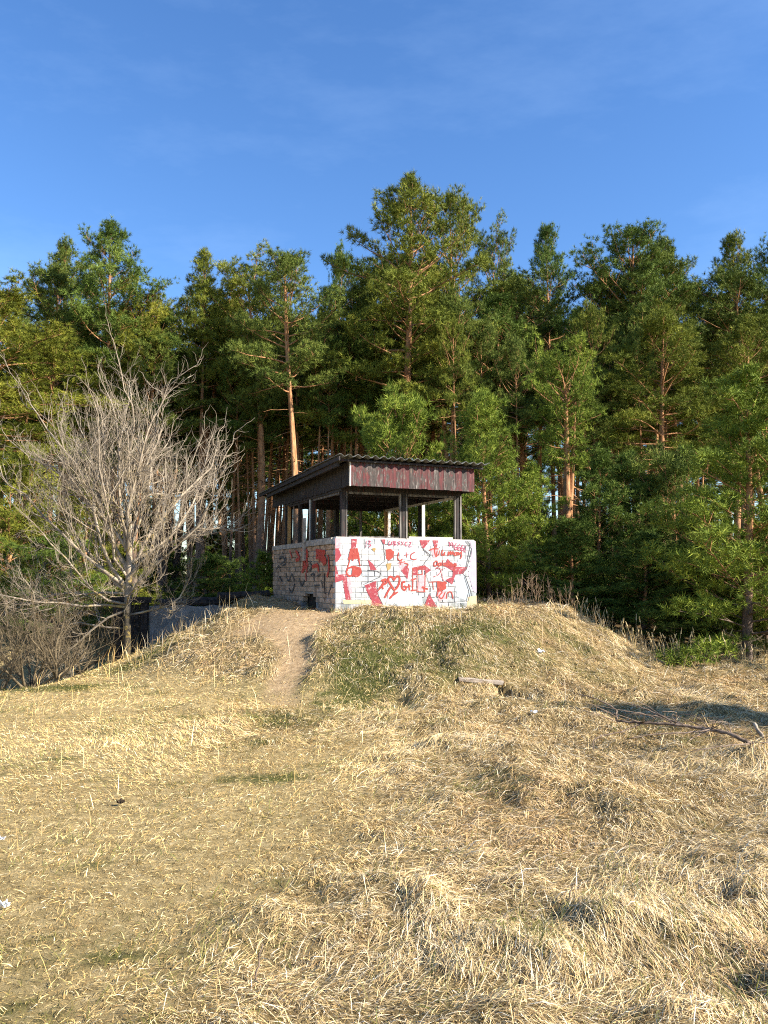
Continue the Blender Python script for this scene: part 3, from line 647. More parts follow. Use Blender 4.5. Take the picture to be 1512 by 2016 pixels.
def needles(rs, P, D, size, M, wid, spread=.8, along=.5):
    """needle bundles at points P pointing along D"""
    n = len(P); P = np.repeat(P, M, 0); D = np.repeat(D, M, 0); S = np.repeat(size, M)[:, None]
    rnd = rs.normal(size=(n * M, 3)); rnd /= np.linalg.norm(rnd, axis=1)[:, None]
    nd = D * (1 - spread * .45) + rnd * spread; nd /= np.linalg.norm(nd, axis=1)[:, None] + 1e-9
    b = P + D * S * along * rs.uniform(0, 1, (n * M, 1))
    sd = np.cross(nd, rs.normal(size=(n * M, 3))); sd /= np.linalg.norm(sd, axis=1)[:, None] + 1e-9
    ln = S * rs.uniform(.7, 1.15, (n * M, 1))
    V = np.stack([b - sd * wid * S, b + sd * wid * S, b + nd * ln], 1).reshape(-1, 3)
    return V
def trunk_pts(rs, Ht, bend=.25):
    z = np.linspace(-.4, Ht, 16); a = rs.uniform(0, 6.28); k = rs.uniform(.6, 1.6)
    x = bend * np.sin(z / Ht * 3.0 * k + a) - bend * math.sin(a); y = bend * .6 * np.cos(z / Ht * 2.3 * k + a * 2) - bend * .6 * math.cos(a * 2)
    return np.stack([x, y, z], 1)
def tri_or_quad(name, V, tone):
    n = len(V) // 3
    me = np_mesh(name, V, np.arange(len(V)), np.full(n, 3), False, {'tone': (np.repeat(tone, 3), 'FLOAT')})
    me.materials.append(M_NEEDLE); return me
def finish_wood(b, name, Ht, o0=.14, o1=.42):
    me = b.mesh(name, True); V = np.array(b.V)
    a = me.attributes.new('up', 'FLOAT', 'POINT'); a.data.foreach_set('value', sst(o0, o1, V[:, 2] / Ht).astype(np.float32)); me.materials.append(M_BARK); return me
def make_pine(seed, Ht=16, cb=.5, Rc=2.2, r0=.17, nb=46, prof='dome', tuft=.24, M=9, wid=.085, dens=1.0, bend=.25, young=False, flat=0.0, npad=15, fork=False):
    rs = np.random.RandomState(seed); tp = trunk_pts(rs, Ht, bend)
    b = MB(); zf = np.clip(tp[:, 2] / Ht, 0, 1)
    b.tube(tp, r0 * (1 - zf) ** .75 + .012, 9 if not young else 6)
    br = b; P = []; D = []; S = []; T = []
    if fork:
        f0 = np.array([np.interp(.30 * Ht, tp[:, 2], tp[:, 0]), np.interp(.30 * Ht, tp[:, 2], tp[:, 1]), .30 * Ht]); ft = [f0]
        for k in range(7): ft.append(ft[-1] + np.array([.10 - .008 * k, -.03, .09 * Ht]))
        b.tube(ft, np.linspace(r0 * .62, .02, 8), 8, False)
    lop = rs.uniform(.75, 1.25, 8)
    for i in range(nb):
        tq = (i + rs.uniform(0, .9)) / nb; z = Ht * (cb + (1 - cb) * tq ** (.95)) * .985
        az = i * 2.399 + rs.uniform(-.5, .5)
        if prof == 'dome': q = (.55 + .75 * math.sin(math.pi * min(1, tq * .92 + .12)) ** .8) * (1 - tq ** 4 * .85)
        elif prof == 'cone': q = 1.12 * (1 - tq) ** .75 + .10
        elif prof == 'flat': q = .35 + .95 * tq if tq < .75 else 1.06 - .55 * (tq - .75) / .25
        else: q = (.8 + .4 * math.sin(tq * 3)) * (1 - tq) ** .55 + .1
        Lb = Rc * q * rs.uniform(.55, 1.15) * lop[int((az % 6.283) / .7854) % 8]
        e = (R(12) + R(45) * tq - R(14) * (1 - tq)) if not young else R(4) + R(56) * tq
        e += rs.uniform(-.2, .2)
        j = np.searchsorted(tp[:, 2], z) - 1; j = min(max(j, 0), len(tp) - 2); fr = (z - tp[j, 2]) / (tp[j + 1, 2] - tp[j, 2]); p = tp[j] * (1 - fr) + tp[j + 1] * fr
        pts = [p.copy()]; n = 6; ee = e
        for k in range(n):
            d = np.array([math.cos(az) * math.cos(ee), math.sin(az) * math.cos(ee), math.sin(ee)])
            p = p + d * Lb / n; pts.append(p.copy()); ee += rs.uniform(-.14, .22) * (1 if not young else .8); az += rs.uniform(-.16, .16)
        pts = np.array(pts); rb = max(.010, r0 * .26 * (1 - .5 * tq) * (Lb / Rc) ** .7)
        br.tube(pts, np.linspace(rb, .006, len(pts)), 4, False)
        ncl = max(2, int(Lb * dens * (2.3 if not young else 3.6)) + 1); btone = rs.normal(0, .10)
        for c_ in range(ncl):
            u = (c_ + rs.uniform(.3, 1)) / ncl; u = (.34 + .66 * u) if not young else (.18 + .82 * u); fi = u * n * .999; k = int(fi); bp = pts[k] + (pts[k + 1] - pts[k]) * (fi - k)
            d0 = pts[k + 1] - pts[k]; d0 /= np.linalg.norm(d0); lat = np.cross(d0, (0, 0, 1)); lat /= np.linalg.norm(lat) + 1e-6
            sl_ = (min(Lb * .34, .75) if not young else min(Lb * .30, .42)) * rs.uniform(.3, 1) * (1.2 - .6 * u)
            cc = bp + (lat * rs.choice([-1, 1]) * rs.uniform(.4, 1) + d0 * rs.uniform(.2, .8)) * sl_ + np.array([0, 0, sl_ * rs.uniform(.1, .6) * (1 - flat)])
            br.tube([bp, cc], [.010, .004], 3, False)
            cr = (rs.uniform(.20, .42) if not young else rs.uniform(.13, .24)) * (1 - .35 * tq); nt = int((npad if cr < .34 or young else npad * 1.3) * (cr / .32 if not young else cr / .18) ** 1.3) + 3
            dr = rs.normal(size=(nt, 3)); dr[:, 2] = dr[:, 2] * .8 + .35; dr /= np.linalg.norm(dr, axis=1)[:, None]
            rad = cr * rs.uniform(.25, 1, (nt, 1)) ** .45
            pp = cc + dr * rad * np.array([1.15, 1.15, .62]) + d0 * rs.normal(0, cr * .35, (nt, 1))
            dv = dr * .75 + d0 * (.35 if not young else .7) + np.array([0, 0, .5]) + rs.normal(size=(nt, 3)) * .25
            P.extend(pp); D.extend(dv); S.extend(tuft * rs.uniform(.7, 1.15, nt)); T.extend(np.full(nt, btone + rs.normal(0, .10)))
        for q_ in range(4):
            P.append(pts[-1] + rs.normal(size=3) * tuft * .5); D.append(np.array([math.cos(az) * .5, math.sin(az) * .5, .7])); S.append(tuft * rs.uniform(.8, 1.2)); T.append(btone)
    for q_ in range(14):
        P.append(tp[-1] + np.array([rs.normal() * .10, rs.normal() * .10, -rs.uniform(-.1, .7)])); D.append(np.array([rs.normal() * .3, rs.normal() * .3, 1.0])); S.append(tuft * 1.1); T.append(0)
    if not young:          # dead limbs under the crown
        for k in range(16):
            z = Ht * (cb - rs.uniform(.0, .30)); az = rs.uniform(0, 6.28); Lb = rs.uniform(.4, 1.7); p0 = np.array([np.interp(z, tp[:, 2], tp[:, 0]), np.interp(z, tp[:, 2], tp[:, 1]), z])
            pts = [p0]; dz = rs.uniform(-.25, .25)
            for q_ in range(4): pts.append(pts[-1] + np.array([math.cos(az), math.sin(az), dz]) * Lb / 4); az += rs.uniform(-.4, .4); dz += rs.uniform(-.3, .2)
            br.tube(pts, np.linspace(.022, .006, 5), 3, False)
    P = np.array(P); D = np.array(D); D /= np.linalg.norm(D, axis=1)[:, None]; S = np.array(S)
    V = needles(rs, P, D, S, M, wid)
    tone = np.clip(np.repeat(np.array(T) + rs.normal(.5, .16, len(P)), M) + rs.normal(0, .12, len(P) * M), 0, 1)
    top = np.array([tp[-1][0], tp[-1][1]])
    return dict(trunk=finish_wood(b, 'trunk', Ht), crown=tri_or_quad('crown', V, tone), H=Ht, R=Rc, ntuft=len(P), tip=float(V[:, 2].max()))

PR = [
    make_pine(11, 16, .55, 2.4, .19, 52, 'dome', .19, 17, .046, 1.35),
    make_pine(12, 16, .53, 2.3, .18, 54, 'dome', .19, 17, .046, 1.35, bend=.4),
    make_pine(13, 16, .58, 2.0, .15, 52, 'col', .19, 17, .046, 1.5, bend=.2),
    make_pine(14, 16, .62, 2.5, .18, 48, 'flat', .19, 17, .046, 1.35, bend=.5, flat=.4),
    make_pine(15, 16, .62, 2.0, .14, 50, 'cone', .19, 17, .046, 1.6, bend=.15),
    make_pine(16, 16, .50, 2.5, .20, 62, 'dome', .20, 17, .046, 1.25, bend=.3),
    make_pine(17, 16, .67, 2.0, .13, 40, 'dome', .20, 16, .050, 1.3, bend=.35),
    make_pine(18, 9, .64, 2.0, .24, 42, 'flat', .17, 17, .044, 1.35, bend=.12, flat=.3, fork=True),
    make_pine(23, 16, .64, 2.2, .17, 44, 'dome', .19, 17, .046, 1.3, bend=.30, fork=True),
]
YP = [
    make_pine(31, 5, .04, 1.75, .07, 76, 'cone', .135, 16, .043, 1.25, .08, True, npad=13),
    make_pine(32, 5, .05, 1.5, .06, 66, 'cone', .135, 16, .043, 1.25, .10, True, npad=13),
    make_pine(33, 4, .04, 1.9, .07, 68, 'col', .14, 16, .043, 1.15, .10, True, npad=13),
    make_pine(34, 5, .05, 1.3, .05, 60, 'cone', .14, 16, .043, 1.25, .05, True, npad=13),
]
GREEN = (1.0, 1.0, 1.0); OLIVE = (1.28, 1.08, .75); DARK = (.78, .90, .85); WARM = (1.2, 1.08, .8); BRIGHT = (1.3, 1.32, .95)  # DARK and BRIGHT
def put_pine(pr, x, y, h, wscale=None, rz=0, tint=GREEN, label=None, group=None, name='pine_tree', cat='tree', lean=(0, 0)):
    z = Hf(x, y); s = h / pr['tip']; sw = s if wscale is None else wscale
    o = empty(name, (x, y, z), rz); o.scale = (sw, sw, s); o.rotation_euler = (lean[0], lean[1], rz)
    tag(o, label, cat, group)
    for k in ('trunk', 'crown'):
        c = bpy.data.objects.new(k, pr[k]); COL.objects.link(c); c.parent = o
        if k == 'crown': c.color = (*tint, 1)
    return o
def pine_px(pr, px, top, depth, wpx, **kw):
    x, y, zt = at(px, top, depth); xg = x; z = Hf(xg, depth); h = zt - z
    wm = wpx / F * depth / 2
    put_pine(pr, xg, depth, h, wm / pr['R'] * 1.1, **kw)
# tall pines that make the skyline (picture column, top, depth, crown width)
pine_px(PR[5], 15, 540, 24.5, 300, rz=.4, tint=OLIVE, label='broad olive-toned pine at the left edge of the forest', group='skyline pines')
pine_px(PR[1], 128, 478, 31, 150, rz=2.1, tint=GREEN, label='tall open pine rising behind the olive pine at the left', group='skyline pines')
pine_px(PR[3], 250, 540, 28, 190, rz=1.2, tint=OLIVE, label='flat-topped olive pine above the bare tree', group='skyline pines')
pine_px(PR[4], 400, 478, 29, 135, rz=.9, tint=WARM, label='narrow pointed pine standing alone above the tree line right of the bare tree', group='skyline pines')
pine_px(PR[6], 482, 566, 34, 90, rz=.2, tint=DARK, label='small dark pine top in the notch left of the hut', group='skyline pines')
pine_px(PR[8], 583, 486, 25.0, 190, rz=4.0, tint=GREEN, label='dense pine with forked pale trunk above the hut roof slope', group='skyline pines')
pine_px(PR[6], 655, 478, 35, 90, rz=3.0, tint=DARK, label='dark slim pine between the forked pine and the tallest pine', group='skyline pines')
pine_px(PR[5], 788, 346, 26.5, 250, rz=2.6, tint=WARM, label='tallest pine, broad crown directly above the hut', group='skyline pines')
pine_px(PR[0], 890, 358, 29, 150, rz=5.2, tint=WARM, label='pine leaning out on the right shoulder of the tallest pine', group='skyline pines')
pine_px(PR[3], 965, 408, 30, 140, rz=2.2, tint=GREEN, label='ragged pine with sky showing through right of the tallest pine', group='skyline pines')
pine_px(PR[2], 1082, 426, 32, 120, rz=1.5, tint=DARK, label='thin bluish pine with several upright tips', group='skyline pines')
pine_px(PR[0], 1240, 428, 28, 210, rz=3.6, tint=DARK, label='big dark rounded pine right of the thin bluish pine', group='skyline pines')
pine_px(PR[1], 1328, 443, 29, 150, rz=5.5, tint=GREEN, label='pine with knob-like top between the dark rounded pine and the sky gap', group='skyline pines')
pine_px(PR[2], 1440, 443, 30, 125, rz=.6, tint=WARM, label='slender pine just right of the sky gap', group='skyline pines')
pine_px(PR[0], 1530, 462, 29, 170, rz=1.0, tint=DARK, label='dark pine cut by the right picture edge', group='skyline pines')
# a second tier in front of and between them
pine_px(PR[7], 1106, 640, 22.5, 190, rz=.8, tint=BRIGHT, label='lower bright pine with thick reddish forked trunk right of the hut', group='middle pines')
pine_px(PR[3], 1150, 690, 24, 150, rz=2.9, tint=GREEN, label='lower pine with pale straight trunk beside the thick forked one', group='middle pines')
pine_px(PR[5], 1290, 600, 24, 230, rz=4.4, tint=WARM, label='full pine filling the forest edge below the dark rounded pine', group='middle pines')
pine_px(PR[1], 1440, 610, 25, 190, rz=3.4, tint=WARM, label='full pine behind the tall young pine at the right', group='middle pines')
pine_px(PR[6], 700, 560, 29, 150, rz=2.2, tint=GREEN, label='pine crown tucked left under the tallest pine', group='middle pines')
pine_px(PR[6], 900, 560, 28, 170, rz=.1, tint=WARM, label='pine crown tucked right under the tallest pine', group='middle pines')
pine_px(PR[0], 110, 640, 27, 170, rz=5.0, tint=OLIVE, label='olive pine crown behind the upper twigs of the bare tree', group='middle pines')
pine_px(PR[6], 330, 600, 30, 150, rz=1.0, tint=DARK, label='dark pine crown between flat-topped and pointed pines', group='middle pines')
pine_px(PR[2], 1010, 560, 31, 120, rz=2.0, tint=DARK, label='dark pine crown under the ragged pine', group='middle pines')
pine_px(PR[2], 520, 620, 29, 110, rz=2.8, tint=GREEN, label='narrow green pine crown left of the forked pine', group='middle pines')
# the closed front of the wood, filling the skyline between the marked trees
ENV = np.array([(-150, 540), (0, 545), (125, 500), (190, 585), (250, 550), (330, 575), (365, 600), (400, 500), (450, 590), (500, 600), (540, 540), (600, 500), (650, 495), (700, 450), (790, 370), (910, 380), (960, 425), (1010, 460), (1040, 510),
    (1080, 445), (1140, 500), (1200, 470), (1240, 440), (1290, 480), (1320, 460), (1375, 530), (1390, 620), (1402, 525), (1440, 455), (1490, 500), (1600, 470), (2100, 460)])
rs = np.random.RandomState(19)
for k in range(38):
    px = -120 + k * 1950 / 38 + rs.uniform(-14, 14); top = np.interp(px, ENV[:, 0], ENV[:, 1]) + rs.uniform(70, 220); dp = rs.uniform(27.5, 37)
    bare = 470 < px < 700 or 860 < px < 1010
    pine_px(PR[6] if bare else PR[(0, 1, 2, 6, 5, 4, 3)[k % 7]], px, top, dp, rs.uniform(110, 165), rz=rs.uniform(0, 6.28), tint=(GREEN, DARK, GREEN, WARM)[k % 4] if px > 330 else (OLIVE, WARM, GREEN)[k % 3],
            label='pine in the closed front rank of the wood', group='front rank of pines')
# the stand behind: slim trunks nobody can tell apart
rs = np.random.RandomState(77); spots = []  
tries = 0
while len(spots) < 92 and tries < 6000:
    tries += 1
    y = rs.uniform(27, 56); x = rs.uniform(-.62, .95) * y
    if all((x - a) ** 2 + (y - b) ** 2 > 1.7 ** 2 for a, b in spots): spots.append((x, y))
for k, (x, y) in enumerate(spots):
    h = rs.uniform(11.5, 14.0) * (1.0 if y < 36 else 1.15)
    put_pine(PR[(6, 2, 3, 6, 4, 3)[k % 6]], x, y, h, rs.uniform(.75, 1.05), rs.uniform(0, 6.28), (GREEN, DARK, WARM)[k % 3],
             'slim pine in the crowded stand behind the hut', 'pines of the stand behind', lean=(rs.uniform(-.03, .03), rs.uniform(-.03, .03)))
rs2 = np.random.RandomState(8)
for k in range(26):
    px = 452 + k * 10.2 + rs2.uniform(-4, 4); dp = rs2.uniform(25, 40); top = rs2.uniform(560, 690)
    pine_px(PR[6], px, top, dp, rs2.uniform(70, 110), rz=rs2.uniform(0, 6.28), tint=(GREEN, DARK)[k % 2], label='slim straight pine trunk in the open stand just left of the hut', group='open stand left of the hut')
for k, px in enumerate((872, 905, 948, 1002, 1020, 1165, 1192, 1215, 1262, 1300)):
    pine_px(PR[6], px, rs2.uniform(560, 680), rs2.uniform(24, 29), rs2.uniform(80, 115), rz=rs2.uniform(0, 6.28), tint=(GREEN, WARM)[k % 2], label='slim bare-trunked pine between the young pines right of the hut', group='slim pines right of the hut')
# far side of the wood and its undergrowth
for k in range(60):
    y = rs.uniform(56, 84); x = rs.uniform(-.55, .75) * y
    put_pine(PR[(6, 3, 0, 2)[k % 4]], x, y, rs.uniform(14, 18), rs.uniform(.9, 1.3), rs.uniform(0, 6.28), (DARK, GREEN)[k % 2], 'distant pine glimpsed between the trunks', 'distant pines')
for k in range(62):
    y = rs.uniform(34, 66); x = rs.uniform(-.52, .6) * y
    if -.17 < x / y < -.07 and y < 46: x = -.30 * y
    put_pine(YP[k % 4], x, y, rs.uniform(2.6, 5.0) * (1 if y < 48 else 1.8), rs.uniform(.9, 1.4), rs.uniform(0, 6.28), (DARK, GREEN)[k % 2], 'young pine in the undergrowth deep in the wood', 'undergrowth pines', 'young_pine')
# young pines
pine_px(YP[2], 800, 742, 21.5, 290, rz=.3, tint=BRIGHT, name='young_pine', label='broad bushy young pine directly behind the hut roof', group='young pines at the forest edge')
pine_px(YP[0], 960, 752, 19.8, 250, rz=1.1, tint=BRIGHT, name='young_pine', label='pointed bright young pine just right of the hut', group='young pines at the forest edge')
pine_px(YP[1], 1055, 900, 20.5, 170, rz=1.9, tint=BRIGHT, name='young_pine', label='small green young pine right of the pointed bright one', group='young pines at the forest edge')
pine_px(YP[0], 1450, 706, 16.6, 420, rz=4.1, tint=BRIGHT, name='young_pine', label='big young pine at the right edge, near the viewer', group='young pines at the forest edge')
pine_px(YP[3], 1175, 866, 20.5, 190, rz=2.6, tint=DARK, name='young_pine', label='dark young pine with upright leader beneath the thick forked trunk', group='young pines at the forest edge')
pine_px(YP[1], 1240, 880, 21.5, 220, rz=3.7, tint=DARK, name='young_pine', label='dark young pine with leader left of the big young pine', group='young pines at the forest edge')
pine_px(YP[2], 1330, 850, 20.5, 260, rz=5.4, tint=GREEN, name='young_pine', label='young pine with pale side shoots behind the big young pine', group='young pines at the forest edge')
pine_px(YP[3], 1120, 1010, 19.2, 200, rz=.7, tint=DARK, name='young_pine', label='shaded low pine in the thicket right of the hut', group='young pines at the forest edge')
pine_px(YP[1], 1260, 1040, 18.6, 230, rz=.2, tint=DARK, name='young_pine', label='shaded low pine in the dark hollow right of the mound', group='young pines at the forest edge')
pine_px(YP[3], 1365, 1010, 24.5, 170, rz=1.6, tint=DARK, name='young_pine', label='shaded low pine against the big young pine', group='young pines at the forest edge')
pine_px(YP[2], 1500, 1020, 17.6, 230, rz=.5, tint=GREEN, name='young_pine', label='low bushy young pine behind the trunk of the big young pine', group='young pines at the forest edge')
pine_px(YP[1], 1385, 1060, 18.2, 200, rz=2.4, tint=GREEN, name='young_pine', label='low young pine left of the big young pine, at the reeds', group='young pines at the forest edge')
pine_px(YP[2], 1560, 900, 18.5, 260, rz=2.3, tint=GREEN, name='young_pine', label='young pine cut by the right picture edge', group='young pines at the forest edge')
pine_px(YP[2], 20, 860, 21, 300, rz=3.3, tint=OLIVE, name='young_pine', label='olive young pine behind the bare tree at the left edge', group='young pines at the forest edge')
pine_px(YP[1], 165, 930, 22, 220, rz=.9, tint=OLIVE, name='young_pine', label='smaller olive young pine behind the bare trunk', group='young pines at the forest edge')
pine_px(YP[2], 110, 1040, 19.5, 260, rz=1.7, tint=DARK, name='young_pine', label='low dark pine under the bare tree at the left', group='young pines at the forest edge')
pine_px(YP[3], 515, 1078, 21, 110, rz=2.0, tint=BRIGHT, name='young_pine', label='tiny green pine against the shaded side of the hut', group='young pines at the forest edge')
pine_px(YP[2], 420, 1080, 24, 190, rz=5.0, tint=DARK, name='young_pine', label='low dark pine between bare tree and hut', group='young pines at the forest edge')
pine_px(YP[1], 880, 1000, 22, 200, rz=5.9, tint=BRIGHT, name='young_pine', label='young pine seen through the right hut window', group='young pines at the forest edge')
pine_px(YP[2], 720, 985, 23.5, 210, rz=4.9, tint=BRIGHT, name='young_pine', label='young pine seen through the middle hut window', group='young pines at the forest edge')
# a young pine beyond the right edge, its shadow reaches into the picture
put_pine(YP[3], 12.7, 6.9, 6.5, 1.35, 1.0, GREEN, 'young pine standing alone beyond the right edge, casting the long shadow', None, 'young_pine')

# ---- bare tree
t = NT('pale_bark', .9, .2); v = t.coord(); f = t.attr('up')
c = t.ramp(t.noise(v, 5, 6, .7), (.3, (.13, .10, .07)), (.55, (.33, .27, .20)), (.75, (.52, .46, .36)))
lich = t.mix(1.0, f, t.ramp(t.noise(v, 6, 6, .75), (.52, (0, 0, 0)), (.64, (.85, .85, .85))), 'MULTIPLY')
c = t.mix(t.attr('foot'), c, (.035, .030, .022)); t.base(t.mix(lich, c, (.36, .26, .07))).bump(t.noise(v, 30, 6), .5, .01); M_PALEB = t.m  # 'foot' mix paints shade on the lower trunk into the bark colour
def bare_tree(name, base, seed, limbs, label, group=None, twig=1.0, maxlev=4):
    rs = np.random.RandomState(seed); big = MB(); fine = MB(); cnt = [0]
    def grow(p, d, ln, r, lev, upt):
        n = 5 if lev < 2 else (4 if lev < 3 else 3)
        pts = [p.copy()]; dirs = []
        for i in range(n):
            d = d + rs.normal(size=3) * (.13 + .05 * lev) + np.array([0, 0, upt]); d /= np.linalg.norm(d)
            p = p + d * ln / n; pts.append(p.copy()); dirs.append(d.copy())
        rad = np.linspace(r, r * (.5 if lev < maxlev else .45), n + 1)
        (big if lev < 2 else fine).tube(pts, rad, 7 if lev == 0 else (5 if lev < 2 else 3), False); cnt[0] += 1
        if lev >= maxlev: return
        nch = (0, 9, 8, 6)[lev] if lev else 0
        nch = {1: 10, 2: 7, 3: 5}.get(lev, 6)
        nch = int(nch * twig * rs.uniform(.8, 1.2))
        for k in range(nch):
            u = .22 + .78 * (k + rs.uniform(0, .8)) / nch; fi = u * n; i = min(int(fi), n - 1); q = pts[i] + (pts[i + 1] - pts[i]) * (fi - i)
            dd = dirs[i]; perp = np.cross(dd, rs.normal(size=3)); perp /= np.linalg.norm(perp)
            nd = dd * rs.uniform(.55, .95) + perp * rs.uniform(.45, .95); nd /= np.linalg.norm(nd)
            grow(q, nd, ln * rs.uniform(.34, .56) * (1.15 - .45 * u) , max(.0024, r * (1 - .5 * u) * rs.uniform(.40, .58)), lev + 1, upt * .7 + .11)
        grow(pts[-1], dirs[-1], ln * .5, max(.0024, r * .5), lev + 1, upt)
    for (pts, r) in limbs['trunk']: big.tube(pts, r, 9, False)
    for (p, az, el, ln, r, upt) in limbs['limbs']:
        d = np.array([math.cos(az) * math.cos(el), math.sin(az) * math.cos(el), math.sin(el)]); grow(np.array(p, float), d, ln, r, 1, upt)
    o = empty(name, base); tag(o, label, 'tree', group)
    if name == 'bare_tree': o.scale = (.95, .95, 1.06)
    for nm, b in (('trunk', big), ('crown', fine)):
        if not b.V: continue
        me = b.mesh(nm, True); V = np.array(b.V); a = me.attributes.new('up', 'FLOAT', 'POINT')
        rr = np.hypot(V[:, 0], V[:, 1]); a.data.foreach_set('value', (1 - sst(.8, 2.3, np.hypot(rr, (V[:, 2] - 1.6) * .8))).astype(np.float32))
        a2 = me.attributes.new('foot', 'FLOAT', 'POINT'); a2.data.foreach_set('value', ((1 - sst(.7, 1.3, V[:, 2])) * (rr < .16)).astype(np.float32))  # mask for the painted shade low on the trunk
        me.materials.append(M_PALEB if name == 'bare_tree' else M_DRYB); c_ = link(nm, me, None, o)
    return cnt[0]
bx, by = at(248, 1290, 16.3)[0], 16.3; bz = Hf(bx, by)
LM = [((0, 0, 1.6), R(172), R(38), 2.9, 0.042, .10), ((0, 0, 1.3), R(190), R(24), 2.9, 0.040, .12), ((0, 0, 2.0), R(165), R(58), 2.5, 0.040, .08), ((.02, 0, 1.7), R(70), R(76), 2.3, 0.050, .05), ((.0, 0, 1.9), R(230), R(74), 2.2, 0.045, .05), ((0, 0, 1.6), R(100), R(62), 2.5, 0.045, .08), ((0, 0, 1.7), R(175), R(40), 2.5, 0.045, .12), ((0, 0, 1.5), R(5), R(35), 2.4, 0.045, .13), ((0, 0, 1.3), R(165), R(52), 2.6, 0.043, .10), ((.0, 0, 1.5), R(25), R(55), 2.7, 0.043, .09), ((0, 0, 1.2), R(200), R(28), 2.3, 0.034, .13), ((.02, 0, 1.25), R(-12), R(30), 2.2, 0.034, .14),
      ((0, 0, .95), R(180), R(6), 2.2, 0.028, .05), ((.02, 0, .9), R(185), R(-8), 2.1, 0.025, .02), ((0, 0, .8), R(0), R(4), 1.5, 0.025, .12), ((0, 0, 1.0), R(225), R(12), 2.0, 0.028, .06), ((0, 0, 1.0), R(300), R(25), 1.5, 0.025, .12), ((0, 0, 1.5), R(120), R(48), 2.4, 0.037, .1),
      ((0, 0, 1.5), R(260), R(60), 2.4, 0.031, .08), ((.05, 0, 2.1), R(60), R(68), 2.5, 0.037, .05), ((-.05, 0, 2.0), R(140), R(70), 2.6, 0.037, .05), ((0, 0, .55), R(190), R(-5), 1.9, 0.022, -.02), ((0, 0, 1.2), R(170), R(15), 2.5, 0.031, .06), ((0, 0, 1.75), R(10), R(42), 2.5, 0.037, .08), ((0, 0, 2.2), R(185), R(62), 2.4, 0.031, .06), ((.05, 0, 2.4), R(15), R(65), 2.2, 0.031, .06)]
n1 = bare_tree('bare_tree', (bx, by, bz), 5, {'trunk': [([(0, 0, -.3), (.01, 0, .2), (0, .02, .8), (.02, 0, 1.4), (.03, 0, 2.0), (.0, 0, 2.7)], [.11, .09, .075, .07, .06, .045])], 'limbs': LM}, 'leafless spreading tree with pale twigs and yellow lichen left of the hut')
sx, sy = at(60, 1330, 15.2)[0], 15.2
LS = [((0, 0, .05), R(a), R(e), l, .028, u) for a, e, l, u in ((80, 70, 1.5, .05), (150, 50, 1.5, .08), (20, 45, 1.4, .08), (200, 30, 1.4, .1), (-20, 25, 1.5, .1), (250, 40, 1.2, .1), (110, 60, 1.6, .06), (340, 55, 1.3, .08), (180, 60, 1.5, .06))]
n2 = bare_tree('bare_shrub', (sx, sy, Hf(sx, sy)), 9, {'trunk': [([(0, 0, -.2), (0, 0, .12)], [.06, .05])], 'limbs': LS}, 'tangled leafless shrub at the left edge below the bare tree', None, .8)
for k, (px_, d_, sc_, lb_) in enumerate(((-25, 14.2, .85, 'low leafless shrub in the left corner where mound meets thicket'), (165, 16.8, 1.0, 'leafless brush under the lowest branches of the bare tree'), (120, 14.0, .55, 'small leafless bush at the foot of the left slope'))):
    xx = (px_ - 756) / F * d_
    bare_tree('bare_shrub', (xx, d_, Hf(xx, d_)), 20 + k, {'trunk': [([(0, 0, -.2), (0, 0, .12)], [.05, .04])], 'limbs': [(p, a_ + k, e_, l_ * sc_, r_ * .8, u_) for (p, a_, e_, l_, r_, u_) in LS]}, lb_, None, .62)
for o_ in bpy.data.objects:
    if o_.name.startswith('bare_shrub'): o_['category'] = 'shrub'
print('COUNTS', [p['ntuft'] for p in PR + YP], n1, n2)

